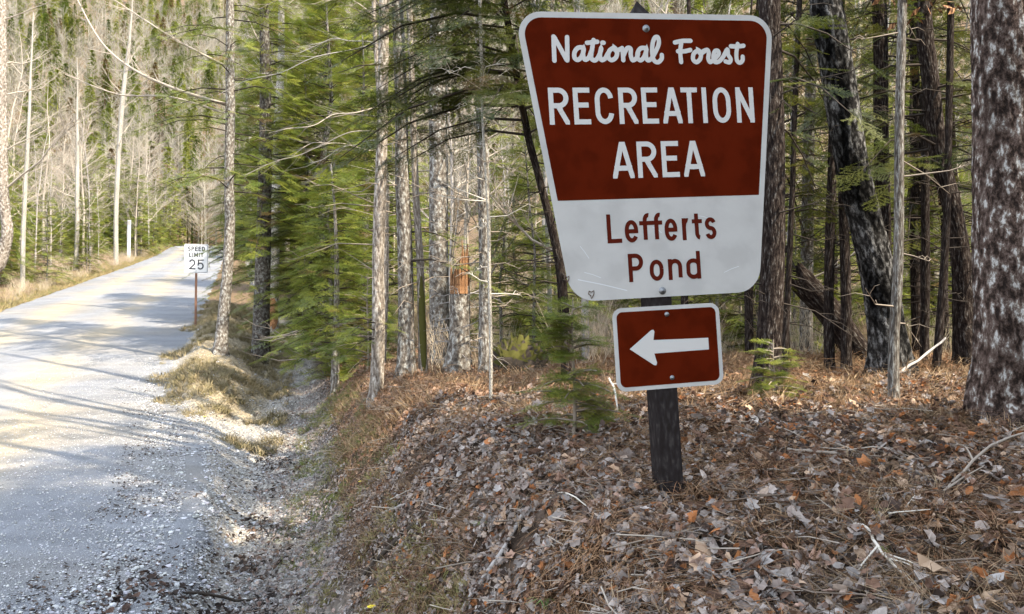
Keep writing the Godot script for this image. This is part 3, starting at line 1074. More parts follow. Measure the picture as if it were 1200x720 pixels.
# short dead twigs round a trunk
func dead_twigs(root: Node3D, pts: PackedVector3Array, from: float, to: float, n: int, l: float, m: Material) -> void:
	var b := buf()
	for k in n:
		var y := rng.randf_range(from, to)
		var a := rng.randf() * TAU
		var d := Vector3(cos(a), rng.randf_range(-0.3, 0.25), sin(a)).normalized()
		var len := l * rng.randf_range(0.3, 1.1)
		var o := path_at(pts, y)
		var mid := o + d * len * 0.55 + Vector3(rng.randf_range(-0.1, 0.1), rng.randf_range(-0.1, 0.1), rng.randf_range(-0.1, 0.1)) * len
		var e := o + d * len + Vector3(0, rng.randf_range(-0.3, 0.15) * len, 0)
		b.tube(PackedVector3Array([o, mid, e]), PackedFloat32Array([0.004 + 0.005 * len, 0.003 + 0.002 * len, 0.0016]), 4)
		for j in 3:
			var p := mid.lerp(e, rng.randf())
			var q := p + (d.rotated(Vector3.UP, rng.randf_range(-1.2, 1.2)) + Vector3(0, rng.randf_range(-0.4, 0.3), 0)) * len * rng.randf_range(0.15, 0.45)
			b.tube(PackedVector3Array([p, p.lerp(q, 0.5) + Vector3(0, 0.02, 0), q]), PackedFloat32Array([0.003, 0.002, 0.001]), 3)
	part("dead_twigs", b.mesh(), m, root, true)

# limbs, branches and twigs of a leafless tree round a trunk path
func branch_out(root: Node3D, pts: PackedVector3Array, first: float, n: int, reach: float, m: Material, sec := 5, ter := 4, up := 0.8) -> void:
	var b := buf()
	var top: float = pts[-1].y
	for k in n:
		var y := lerpf(first, top, (k + rng.randf()) / n)
		var t := (y - first) / maxf(top - first, 0.1)
		var o := path_at(pts, y)
		var a := rng.randf() * TAU
		var l := reach * (1.0 - 0.7 * t) * rng.randf_range(0.5, 1.15)
		var d := Vector3(cos(a), up * rng.randf_range(0.4, 1.5), sin(a)).normalized()
		var r0 := 0.006 + 0.011 * l
		limb(b, o, d, l, r0, 4, 4)
		for j in sec:
			var s := rng.randf_range(0.25, 1.0)
			var p := limb_at(o, d, l, s)
			var d2 := (d + Vector3(rng.randf_range(-1, 1), rng.randf_range(-0.4, 0.9), rng.randf_range(-1, 1)) * 0.75).normalized()
			var l2 := l * rng.randf_range(0.25, 0.55)
			limb(b, p, d2, l2, maxf(r0 * 0.4, 0.004), 3, 3)
			for q in ter:
				var p2 := limb_at(p, d2, l2, rng.randf_range(0.2, 1.0))
				var d3 := (d2 + Vector3(rng.randf_range(-1, 1), rng.randf_range(-0.5, 0.8), rng.randf_range(-1, 1)) * 0.8).normalized()
				var l3 := l2 * rng.randf_range(0.35, 0.8)
				b.tube(PackedVector3Array([p2, p2 + d3 * l3]), PackedFloat32Array([0.0045, 0.002]), 3)
	part("crown", b.mesh(), m, root, true)

func limb_at(o: Vector3, d: Vector3, l: float, s: float) -> Vector3:
	return o + d * l * s + Vector3(0, 0.18 * l * s * s, 0)

func limb(b: Buf, o: Vector3, d: Vector3, l: float, r: float, n: int, sides: int) -> void:
	var line := PackedVector3Array()
	var rad := PackedFloat32Array()
	for i in n + 1:
		var s := float(i) / n
		line.push_back(limb_at(o, d, l, s) + Vector3(rng.randf_range(-1, 1), rng.randf_range(-1, 1), rng.randf_range(-1, 1)) * 0.035 * l * (1.0 if i > 0 else 0.0))
		rad.push_back(lerpf(r, r * 0.25, s))
	b.tube(line, rad, sides)

# path for a hero trunk: [height, sideways, radius] triples and a length beyond them
func hero_path(spec: Array, ext: float, radii: PackedFloat32Array) -> PackedVector3Array:
	var pts := PackedVector3Array([Vector3(spec[1], spec[0] - 0.25, 0)])
	radii.push_back(spec[2] * 1.05)
	var depth := 0.0
	for k in range(0, spec.size(), 3):
		pts.push_back(Vector3(spec[k + 1], spec[k], depth))
		radii.push_back(spec[k + 2])
		depth += rng.randf_range(-0.04, 0.04)
	if ext > 0.0:
		var d := (pts[-1] - pts[-2]).normalized()
		var r: float = radii[-1]
		for k in 4:
			d = (d + Vector3(rng.randf_range(-0.04, 0.04), 0.35, rng.randf_range(-0.04, 0.04))).normalized()
			pts.push_back(pts[-1] + d * ext / 4.0)
			radii.push_back(lerpf(r, 0.02, (k + 1) / 4.0))
	return pts

func hero(called: String, label: String, x: float, d: float, spec: Array, ext: float, m: Material, sides := 16, ring := 0.12, rough := 0.05, flare := 0.5, urep := 1.0, category := "tree") -> Dictionary:
	var root := root_at(called, on_ground(x, d))
	tag(root, label, category)
	var radii := PackedFloat32Array()
	var pts := hero_path(spec, ext, radii)
	var b := buf(true)
	trunk_tube(b, pts, radii, sides, ring, rough, flare, urep)
	part("trunk", b.mesh(), m, root)
	return {"root": root, "pts": pts, "rad": radii}

func simple_path(h: float, lean: float) -> PackedVector3Array:
	var a := rng.randf() * TAU
	var pts := PackedVector3Array()
	for k in 7:
		var t := k / 6.0
		pts.push_back(Vector3(cos(a) * lean * t * t * h + rng.randf_range(-0.02, 0.02) * h * t, h * t - (0.3 if k == 0 else 0.0), sin(a) * lean * t * t * h + rng.randf_range(-0.02, 0.02) * h * t))
	return pts

func simple_trunk(root: Node3D, pts: PackedVector3Array, r: float, m: Material, sides := 7) -> void:
	var rad := PackedFloat32Array()
	for k in pts.size():
		rad.push_back(lerpf(r, 0.012, pow(float(k) / (pts.size() - 1), 0.9)))
	var b := buf(true)
	trunk_tube(b, smooth3(pts, 2), rad_smooth(rad, 2), sides, 2.0, 0.03, 0.3, 1.0)
	part("trunk", b.mesh(), m, root)

func rad_smooth(r: PackedFloat32Array, n: int) -> PackedFloat32Array:
	var out := PackedFloat32Array()
	for k in r.size() - 1:
		for i in n:
			out.push_back(lerpf(r[k], r[k + 1], float(i) / n))
	out.push_back(r[-1])
	return out

func proto_conifer(sd: int, h: float, r: float, opt: Dictionary, m: Material) -> Node3D:
	rng.seed = sd
	var o := Node3D.new()
	var pts := simple_path(h, 0.02)
	simple_trunk(o, pts, r, m)
	foliate(o, pts, opt)
	return o

func proto_bare(sd: int, h: float, r: float, first: float, n: int, reach: float, m: Material, mt: Material, sec := 5, ter := 4) -> Node3D:
	rng.seed = sd
	var o := Node3D.new()
	var pts := simple_path(h, 0.06)
	simple_trunk(o, pts, r, m)
	branch_out(o, pts, first, n, reach, mt, sec, ter)
	return o

func plant(proto: Node3D, called: String, x: float, d: float, scale: float, label: String, category: String, group: String) -> Node3D:
	var o: Node3D = proto.duplicate()
	o.name = numbered(called)
	add_child(o)
	o.position = on_ground(x, d, -0.05)
	o.rotation.y = rng.randf() * TAU
	o.scale = Vector3(scale, scale * rng.randf_range(0.92, 1.1), scale)
	tag(o, label, category, group)
	return o

# ------------------------------------------------------------------ small things on the ground
func leaf_tint() -> Color:
	var t := rng.randf()
	var k := rng.randf_range(0.65, 1.35)
	var c: Color
	if t < 0.32:
		c = Color(0.15, 0.085, 0.055)
	elif t < 0.55:
		c = Color(0.34, 0.28, 0.235)
	elif t < 0.69:
		c = Color(0.40, 0.27, 0.175)
	elif t < 0.79:
		c = Color(0.32, 0.125, 0.045)
	elif t < 0.82:
		c = Color(0.37, 0.335, 0.30)
	else:
		c = Color(0.06, 0.04, 0.03)
	return Color(c.r * k, c.g * k, c.b * k)

func leaf_place(x: float, d: float, size: float, tilt: float) -> Transform3D:
	var up := (ground_normal(x, d) + Vector3(rng.randf_range(-tilt, tilt), 0, rng.randf_range(-tilt, tilt))).normalized()
	var a := rng.randf() * TAU
	var f := Vector3(cos(a), 0, sin(a))
	f = (f - up * f.dot(up)).normalized()
	var s := size * lerpf(0.5, 1.5, pow(rng.randf(), 1.3))
	return Transform3D(Basis(f * s, up * s * (1.0 if rng.randf() < 0.6 else -1.0), f.cross(up) * s), on_ground(x, d, rng.randf_range(0.002, 0.042)))

func build_litter(floor_node: Node3D) -> void:
	rng.seed = 501
	var sets := []
	var cols := []
	for k in leaf_meshes.size():
		sets.push_back([])
		cols.push_back(PackedColorArray())
	var near := []
	var n := 0
	while n < 230000:
		n += 1
		# more leaves close by, where each one shows
		var d := lerpf(0.9, 15.0, pow(rng.randf(), 1.75))
		var xd := look(tab_xd, d)
		var xc := look(tab_xc, d)
		var x := lerpf(xd - 0.3, maxf(0.72 * d + 0.8, xc + 3.0), rng.randf())
		if n % 3 == 0:
			x = lerpf(xd - 0.2, xc + 0.3, rng.randf())
		var u := (x - xd) / (xc - xd)
		var pn := patch.get_noise_2d(x * 20.0, d * 20.0)
		if u < 0.5 and rng.randf() > smoothstep(-0.3, 0.35, u) * 0.9 + 0.12 + pn * 0.3:
			continue
		if pn > 0.42 and u < 1.2 and rng.randf() < 0.7:
			continue
		var small := 1.0 - smoothstep(0.4, 1.5, u)
		var size := lerpf(0.039, 0.029, small)
		if rng.randf() < 0.10 and u > 0.8:
			size *= 1.6
		var tr := leaf_place(x, d, size, 0.95)
		var c := leaf_tint()
		if u < 0.45:
			c = c.lerp(Color(0.33, 0.31, 0.29), 0.55)
		elif u < 1.6 and rng.randf() < 0.5:
			c = c.lerp(Color(0.38, 0.335, 0.295), 0.5)
		if d > 6.0 and u > 0.5:
			c = c.lerp(Color(0.33, 0.17, 0.085), 0.55)
		var k := rng.randi() % leaf_meshes.size()
		if d < 4.5 and absf(x) < 0.62 * d and u > 0.2:
			near.push_back([size * tr.basis.x.length() / pow(d, 1.0), k, tr, c])
		else:
			sets[k].push_back(tr)
			cols[k].push_back(c)
	near.sort_custom(func(a, b): return a[0] > b[0])
	# the three hundred that show largest are pieces of the forest floor of their own
	var tones := []
	for c in [Color(0.14, 0.085, 0.055), Color(0.29, 0.255, 0.225), Color(0.36, 0.25, 0.16), Color(0.32, 0.13, 0.045), Color(0.29, 0.255, 0.22), Color(0.075, 0.05, 0.036)]:
		var m := mat(lin(c.r, c.g, c.b), 0.75, 0.3)
		m.vertex_color_use_as_albedo = true
		m.backlight_enabled = true
		m.backlight = lin(0.25, 0.25, 0.25)
		tones.push_back([c, m])
	for i in near.size():
		var e: Array = near[i]
		if i < 300:
			var best = tones[0]
			for t in tones:
				if absf(t[0].r - e[3].r) + absf(t[0].g - e[3].g) < absf(best[0].r - e[3].r) + absf(best[0].g - e[3].g):
					best = t
			var o := part("fallen_leaf", leaf_meshes[e[1]], best[1], floor_node)
			o.transform = e[2]
		else:
			sets[e[1]].push_back(e[2])
			cols[e[1]].push_back(e[3])
	var root := root_at("leaf_litter", Vector3.ZERO)
	tag(root, "dry brown and grey fallen leaves covering the bank", "fallen leaves", "", "stuff")
	for k in leaf_meshes.size():
		scatter("leaves", leaf_meshes[k], M.litter, sets[k], cols[k], root)

func build_gravel() -> void:
	rng.seed = 502
	var root := root_at("gravel", Vector3.ZERO)
	tag(root, "loose pale grey stones along the road edge and in the ditch", "gravel", "", "stuff")
	var stones := [make_stone(1), make_stone(2), make_stone(3)]
	var sets := [[], [], []]
	var cols := [PackedColorArray(), PackedColorArray(), PackedColorArray()]
	for n in 100000:
		var d := lerpf(3.4, 17.0, pow(rng.randf(), 1.7))
		var xr := look(tab_xr, d)
		var xd := look(tab_xd, d)
		var x := rng.randf_range(xr - 2.4, xd + 0.35)
		var s := x - xr
		if s < 0.0 and rng.randf() > 0.15 + 0.85 * exp(s * 1.1):
			continue
		if d > 11.5 and x > xr + 0.35 and x < xd - 0.45 and rng.randf() < 0.7:
			continue
		var size := (0.007 if s > -0.4 else 0.0055) + 0.012 * pow(rng.randf(), 3.0) + ((0.035 if s > -0.4 else 0.012) * pow(rng.randf(), 22.0))
		var y := (road_height(x, d) + 0.021) if x < xr else maxf(ground(x, d), bare_ground(x, d) + (0.012 if x < xr + 0.4 else -9.0))
		var b := Basis.from_euler(Vector3(rng.randf_range(-0.5, 0.5), rng.randf() * TAU, rng.randf_range(-0.5, 0.5))).scaled(Vector3.ONE * size)
		var v := rng.randf_range(0.2, 0.46)
		var k := n % 3
		sets[k].push_back(Transform3D(b, Vector3(x, y + size * 0.12, -d)))
		cols[k].push_back(Color(v, v * rng.randf_range(0.94, 1.0), v * rng.randf_range(0.86, 1.0)))
	# dark crumbs of old leaves washed in among the stones
	var crumbs := []
	var crumb_tint := PackedColorArray()
	for n in 9000:
		var d := lerpf(3.6, 14.0, pow(rng.randf(), 1.5))
		var xr := look(tab_xr, d)
		var xd := look(tab_xd, d)
		var x := rng.randf_range(xr - 0.7, xd + 0.5)
		if patch.get_noise_2d(x * 14.0, d * 14.0 + 70.0) < rng.randf_range(-0.3, 0.35):
			continue
		var tr := leaf_place(x, d, 0.03, 0.4)
		if x < xr:
			tr.origin.y = road_height(x, d) + 0.026
		crumbs.push_back(tr)
		crumb_tint.push_back(Color(0.035, 0.027, 0.022).lerp(Color(0.16, 0.11, 0.08), pow(rng.randf(), 2.0)))
	for n in 380:
		var d := 4.75 + 0.6 * (rng.randf() + rng.randf() - 1.0)
		var x := lerpf(-2.35, -1.25, rng.randf())
		d += 0.35 * (x + 1.8)
		crumbs.push_back(leaf_place(x, d, 0.055, 0.8))
		if x < look(tab_xr, d):
			crumbs[-1].origin.y = road_height(x, d) + 0.03
		crumb_tint.push_back(Color(0.028, 0.021, 0.017).lerp(Color(0.17, 0.10, 0.07), pow(rng.randf(), 2.5)))
	for n in 2600:
		var d := rng.randf_range(5.0, 13.0)
		var x := look(tab_xd, d) + 0.35 * rng.randfn(0.0, 0.6)
		if patch.get_noise_2d(x * 9.0, d * 30.0) < 0.12:
			continue
		crumbs.push_back(leaf_place(x, d, 0.05, 0.7))
		crumb_tint.push_back(Color(0.035, 0.026, 0.02).lerp(Color(0.2, 0.13, 0.09), pow(rng.randf(), 2.0)))
	scatter("leaf_crumbs", leaf_meshes[1], M.litter, crumbs, crumb_tint, root)
	for k in 3:
		scatter("stones", stones[k], M.tinted, sets[k], cols[k], root)

func build_grass() -> void:
	rng.seed = 503
	var straw := [[], []]
	var sc := PackedColorArray()
	var where := []
	var t_thin := make_tuft(31, 16, 1.3, 0.012)
	for n in 14000:
		var d := rng.randf_range(9.0, 30.0)
		var xr := look(tab_xr, d)
		var xd := look(tab_xd, d)
		var x := lerpf(xr - 0.1, xd - 0.1, rng.randf())
		if patch.get_noise_2d(x * 11.0, d * 11.0) < lerpf(0.25, -0.2, smoothstep(9.5, 13.0, d)) + 0.5 * exp(-(x - xr) * 2.0):
			continue
		var s := 0.05 + 0.22 * pow(rng.randf(), 1.6)
		where.push_back(Transform3D(Basis.from_euler(Vector3(rng.randf_range(-0.5, 0.5), rng.randf() * TAU, rng.randf_range(-0.5, 0.5))).scaled(Vector3(1.3, 0.8, 1.3) * s), on_ground(x, d, -0.01)))
		sc.push_back(Color(0.36, 0.285, 0.17).lerp(Color(0.18, 0.155, 0.07), rng.randf()))
	for n in 7000:
		var d := rng.randf_range(18.0, 95.0)
		var xl := look(tab_xr, d) - ROAD_W
		var x := xl - 0.15 - 2.2 * pow(rng.randf(), 1.5)
		var s := 0.1 + 0.22 * rng.randf()
		where.push_back(Transform3D(Basis(Vector3.UP, rng.randf() * TAU).scaled(Vector3(1.4, 0.9, 1.4) * s), on_ground(x, d, -0.01)))
		sc.push_back(Color(0.33, 0.25, 0.13).lerp(Color(0.15, 0.18, 0.06), rng.randf() * rng.randf()))
	tag(scatter("straw_grass", t_thin, M.litter, where, sc, self), "dry straw coloured grass on the roadside mound and verge", "grass", "", "stuff")
	# green lip of the bank above the ditch
	where = []
	sc = PackedColorArray()
	for n in 5200:
		var d := lerpf(2.0, 12.5, rng.randf())
		var xd := look(tab_xd, d)
		var xc := look(tab_xc, d)
		var u := rng.randf_range(0.1, 0.75)
		if patch.get_noise_2d(u * 30.0, d * 16.0) < 0.12 - 0.03 * (d - 6.0):
			continue
		var s := rng.randf_range(0.05, 0.13)
		where.push_back(Transform3D(Basis.from_euler(Vector3(0, rng.randf() * TAU, 0.5)).scaled(Vector3(1.2, 1, 1.2) * s), on_ground(lerpf(xd, xc, u), d, -0.01)))
		sc.push_back((Color(0.12, 0.16, 0.04) if d > 5.5 else Color(0.15, 0.14, 0.045)).lerp(Color(0.26, 0.21, 0.09), rng.randf()))
	tag(scatter("green_grass", t_thin, M.litter, where, sc, self), "short green grass on the bank edge above the ditch", "grass", "", "stuff")
	# dead grass and needles on the shady floor
	where = []
	sc = PackedColorArray()
	var wisps := make_tuft(32, 9, 1.9, 0.006)
	for n in 24000:
		var d := lerpf(1.3, 11.0, pow(rng.randf(), 1.2))
		var xc := look(tab_xc, d)
		var x := rng.randf_range(xc - 0.7, 0.72 * d + 0.8)
		var pn := patch.get_noise_2d(x * 12.0 + 40.0, d * 12.0)
		if rng.randf() > 0.35 + pn + 0.25 * smoothstep(3.0, 5.0, d):
			continue
		var s := rng.randf_range(0.06, 0.17) * (1.0 + 0.6 * smoothstep(3.5, 6.0, d))
		where.push_back(Transform3D(Basis.from_euler(Vector3(rng.randf_range(-0.9, 0.9), rng.randf() * TAU, rng.randf_range(-0.9, 0.9))).scaled(Vector3(1.3, 0.8, 1.3) * s), on_ground(x, d, 0.0)))
		sc.push_back(Color(0.17, 0.095, 0.05).lerp(Color(0.33, 0.24, 0.14), pow(rng.randf(), 1.5)))
	tag(scatter("dead_grass", wisps, M.litter, where, sc, self), "thin brown dead grass and fern stems among the fallen leaves", "dead grass", "", "stuff")
	# brown needles and rotted stems lying flat between the leaves
	where = []
	sc = PackedColorArray()
	var flat := make_tuft(33, 14, 2.2, 0.011)
	for n in 22000:
		var d := lerpf(1.2, 9.0, pow(rng.randf(), 1.4))
		var xd := look(tab_xd, d)
		var xc := look(tab_xc, d)
		var x := lerpf(lerpf(xd, xc, 0.4), 0.72 * d + 0.8, rng.randf())
		if patch.get_noise_2d(x * 16.0 + 10.0, d * 16.0) < rng.randf_range(-0.4, 0.3):
			continue
		var s := rng.randf_range(0.05, 0.12)
		var up := ground_normal(x, d)
		var f := Vector3(1, 0, 0).rotated(Vector3.UP, rng.randf() * TAU)
		f = (f - up * f.dot(up)).normalized()
		where.push_back(Transform3D(Basis(f * s, up * s * 0.28, f.cross(up) * s), on_ground(x, d, 0.025)))
		sc.push_back(Color(0.18, 0.085, 0.042).lerp(Color(0.36, 0.22, 0.115), pow(rng.randf(), 1.5)))
	tag(scatter("fallen_needles", flat, M.litter, where, sc, self), "matted brown needles and rotted stems between the fallen leaves", "needles", "", "stuff")
	# small twigs everywhere
	where = []
	sc = PackedColorArray()
	var tb := buf()
	tb.tube(PackedVector3Array([Vector3(-0.5, 0, 0), Vector3(-0.15, 0.03, 0.05), Vector3(0.2, 0.0, -0.02), Vector3(0.5, 0.03, 0.06)]), PackedFloat32Array([0.009, 0.008, 0.007, 0.004]), 4)
	tb.tube(PackedVector3Array([Vector3(0.1, 0, 0), Vector3(0.25, 0.06, 0.12), Vector3(0.33, 0.07, 0.25)]), PackedFloat32Array([0.006, 0.005, 0.003]), 3)
	var tm := tb.mesh()
	for n in 5200:
		var d := lerpf(1.2, 14.0, pow(rng.randf(), 1.4))
		var xd := look(tab_xd, d)
		var x := rng.randf_range(xd + 0.1, 0.72 * d + 0.8)
		var s := rng.randf_range(0.08, 0.35)
		where.push_back(Transform3D(Basis.from_euler(Vector3(rng.randf_range(-0.2, 0.2), rng.randf() * TAU, rng.randf_range(-0.25, 0.25))).scaled(Vector3(s, s, s)), on_ground(x, d, 0.02)))
		sc.push_back(Color(0.10, 0.07, 0.05).lerp(Color(0.33, 0.28, 0.22), pow(rng.randf(), 1.6)))
	tag(scatter("small_twigs", tm, M.tinted, where, sc, self), "small broken twigs lying across the leaf litter", "twigs", "", "stuff")

# a stick lying along points given as [x, d]
func stick(called: String, label: String, line: Array, r0: float, r1: float, m: Material, lift := 0.02, forks := 0) -> void:
	var o := on_ground(line[0][0], line[0][1])
	var root := root_at(called, o)
	tag(root, label, "stick")
	var pts := PackedVector3Array()
	for p in line:
		pts.push_back(on_ground(p[0], p[1], lift + (p[2] if p.size() > 2 else 0.0)) - o)
	pts = smooth3(pts, 5)
	var rad := PackedFloat32Array()
	for k in pts.size():
		pts[k] += Vector3(rng.randf_range(-1, 1), rng.randf_range(-1, 1), rng.randf_range(-1, 1)) * r0 * 0.45
		rad.push_back(lerpf(r0, r1, float(k) / (pts.size() - 1)) * rng.randf_range(0.88, 1.12))
	var b := buf()
	b.tube(pts, rad, 7)
	part("shaft", b.mesh(), m, root)
	for f in forks:
		var k := int(lerpf(2, pts.size() - 3, rng.randf()))
		var d := (pts[k + 1] - pts[k]).normalized().rotated(Vector3.UP, rng.randf_range(0.4, 0.9) * (1.0 if f % 2 == 0 else -1.0))
		var l := rng.randf_range(0.08, 0.2)
		b = buf()
		b.tube(PackedVector3Array([pts[k], pts[k] + d * l * 0.5 + Vector3(0, 0.015, 0), pts[k] + d * l + Vector3(0, 0.02, 0)]), PackedFloat32Array([r1 * 1.1, r1 * 0.8, r1 * 0.4]), 5)
		part("side_twig", b.mesh(), m, root)

func build_sticks() -> void:
	rng.seed = 601
	stick("fallen_stick", "long straight dark stick propped on the leaves below the big right trunk", [[1.30, 2.53], [1.57, 2.79, 0.02], [1.88, 3.03, 0.03], [2.26, 3.32, 0.03]], 0.006, 0.0045, M.twig, 0.03, 2)
	stick("fallen_stick", "pale crooked stick lying level just below the long dark stick", [[1.00, 2.43], [1.16, 2.49], [1.27, 2.49], [1.36, 2.52], [1.39, 2.46], [1.42, 2.38]], 0.0055, 0.003, M.pale_twig, 0.025, 2)
	stick("fallen_stick", "pale stick pointing towards the viewer in the lower right leaves", [[0.98, 2.38], [1.04, 2.3], [1.04, 2.18], [1.05, 2.03]], 0.006, 0.003, M.pale_twig, 0.025, 3)
	stick("fallen_stick", "long dark branch lying diagonally down the leafy bank", [[-0.83, 4.23], [-0.55, 4.05], [-0.27, 3.95], [0.0, 4.08]], 0.013, 0.007, M.dark_twig, 0.03, 2)
	stick("fallen_stick", "thin grey stick forking off the dark branch on the bank", [[-0.78, 4.7], [-0.52, 4.25], [-0.30, 3.93]], 0.009, 0.005, M.bare_grey, 0.03)
	stick("fallen_stick", "short thick grey stick on the middle of the bank", [[-0.18, 2.88], [-0.08, 2.85], [0.04, 2.9]], 0.011, 0.007, M.bare_grey, 0.02)
	stick("fallen_stick", "short pale stick beside a mossy patch below the sign post", [[0.27, 2.3], [0.37, 2.32], [0.45, 2.35]], 0.005, 0.004, M.pale_twig, 0.02)
	stick("fallen_stick", "straw thin stick on the bank left of the sign post", [[0.12, 2.98], [0.19, 2.85], [0.28, 2.73]], 0.0035, 0.002, M.pale_twig, 0.03)
	stick("fallen_stick", "weathered stick behind and right of the sign post", [[1.18, 3.98], [1.33, 3.76], [1.42, 3.53]], 0.009, 0.006, M.bare_grey, 0.025, 1)
	stick("fallen_stick", "grey brown stick in the leaves in front of the big right trunk", [[1.27, 3.56], [1.44, 3.4], [1.6, 3.35]], 0.008, 0.005, M.twig, 0.025, 1)
	stick("fallen_stick", "thin pinkish stem lying level near the right edge", [[1.46, 2.63], [1.59, 2.58], [1.74, 2.53]], 0.0035, 0.002, M.pale_twig, 0.05)
	stick("fallen_stick", "bleached thin branch dangling to the ground left of the arrow plate", [[0.72, 5.7, 0.16], [0.68, 5.1, 0.1], [0.66, 4.8, 0.02], [0.63, 4.5, 0.0]], 0.008, 0.005, M.pale_twig, 0.02, 2)
	stick("fallen_stick", "grey branch leaning across the floor between the dark right trunks", [[2.55, 5.4, 0.0], [3.0, 5.8, 0.12], [3.5, 6.2, 0.3]], 0.014, 0.008, M.bare_grey, 0.03, 2)
	# wet dark debris in the ditch in the foreground
	stick("fallen_stick", "dark wet branch lying across the near end of the ditch", [[-2.25, 4.4], [-2.0, 4.75], [-1.75, 5.1], [-1.55, 5.3]], 0.012, 0.006, M.dark_twig, 0.012, 3)

func build_flowers() -> void:
	rng.seed = 602
	var sprout := make_tuft(61, 11, 1.4, 0.05)
	for f in [[1.17, 2.47, 0.05, "small green sprout in the leaves above the crooked pale sticks"], [1.49, 2.52, 0.06, "small green sprout under the thin pinkish stem"], [1.06, 2.2, 0.045, "tiny green sprout beside the stick pointing at the viewer"], [1.2, 2.07, 0.07, "low feathery green sprout at the lower right"], [0.80, 2.28, 0.04, "tiny bright sprout in the leaves right of the sign post's foot"], [-0.12, 3.2, 0.06, "small green sprout on the bank left of the sign post"], [0.1, 2.35, 0.07, "mossy green sprout low on the bank below the sign"]]:
		var o := part("green_sprout", sprout, M.stem, self)
		tag(o, f[3], "sprout", "green sprouts among the leaves")
		o.position = on_ground(f[0], f[1], 0.01)
		o.scale = Vector3.ONE * f[2]
		o.rotation.y = rng.randf() * TAU
	for f in [[-4.33, 14.7, "yellow flower on the straw mound above the ditch"], [-1.2, 6.1, "yellow flower near the top of the bank's green edge"], [-0.66, 3.6, "yellow flower at the foot of the near bank"], [-4.4, 11.0, "yellow flower on the gravel lip beside the ditch"]]:
		var root := root_at("yellow_flower", on_ground(f[0], f[1]))
		tag(root, f[2], "flower")
		var s: float = 1.0 + 0.07 * f[1]
		var b := buf()
		b.tube(PackedVector3Array([Vector3(0, -0.02, 0), Vector3(0.004, 0.04, 0), Vector3(0.01, 0.08, 0.005)]), PackedFloat32Array([0.0028, 0.0025, 0.002]), 5)
		part("stem", b.mesh(), M.stem, root)
		b = buf()
		for k in 14:
			var a := TAU * k / 14.0
			var d := Vector3(cos(a), 0.25, sin(a)) * 0.016 * s
			var w := Vector3(-sin(a), 0, cos(a)) * 0.0032 * s
			var o := Vector3(0.01, 0.08, 0.005)
			b.quad(o - w * 0.5, o + w * 0.5, o + d + w, o + d - w, Vector3.UP)
		part("petals", b.mesh(), M.yellow, root)

# ------------------------------------------------------------------ trees with a look of their own
func half_shell(b: Buf, pts: PackedVector3Array, rad: PackedFloat32Array, y0: float, y1: float, a0: float, a1: float, proud: float) -> void:
	var n := 8
	var m := 14
	for k in n + 1:
		var t := float(k) / n
		var y := lerpf(y0, y1, t)
		var c := path_at(pts, y)
		var r := 0.0
		for i in pts.size() - 1:
			if y <= pts[i + 1].y:
				r = lerpf(rad[i], rad[i + 1], clampf((y - pts[i].y) / maxf(pts[i + 1].y - pts[i].y, 0.001), 0, 1))
				break
		var s := sqrt(maxf(sin(PI * clampf(t, 0.02, 0.98)), 0.0))
		for j in m + 1:
			var u := float(j) / m
			var a := lerpf((a0 + a1) / 2.0 - (a1 - a0) / 2.0 * s, (a0 + a1) / 2.0 + (a1 - a0) / 2.0 * s, u)
			var e := minf(u, 1.0 - u) * 2.0
			var d := Vector3(cos(a), 0, sin(a))
			b.vert(c + d * (r * (1.04 + proud * minf(e * 3.0, 1.0) + rng.randf() * 0.05)), d, Vector2(u, y), Color.WHITE)
	for k in n:
		for j in m:
			var a := k * (m + 1) + j
			b.tri(a, a + 1, a + m + 1)
			b.tri(a + 1, a + m + 2, a + m + 1)

func bough(root: Node3D, called: String, line: Array, r0: float, r1: float, m: Material, twigs: int, tl := 0.5) -> void:
	var pts := PackedVector3Array()
	for p in line:
		pts.push_back(Vector3(p[0], p[1], p[2]))
	pts = smooth3(pts, 5)
	var rad := PackedFloat32Array()
	for k in pts.size():
		rad.push_back(lerpf(r0, r1, float(k) / (pts.size() - 1)))
	var b := buf()
	b.tube(pts, rad, 6)
	for k in twigs:
		var i := int(lerpf(pts.size() * 0.25, pts.size() - 2, rng.randf()))
		var d := ((pts[i + 1] - pts[i]).normalized() + Vector3(rng.randf_range(-1, 1), rng.randf_range(-0.9, 0.7), rng.randf_range(-1, 1)) * 0.8).normalized()
		limb(b, pts[i], d, tl * rng.randf_range(0.4, 1.2), r1 * 0.9, 3, 3)
	part(called, b.mesh(), m, root)

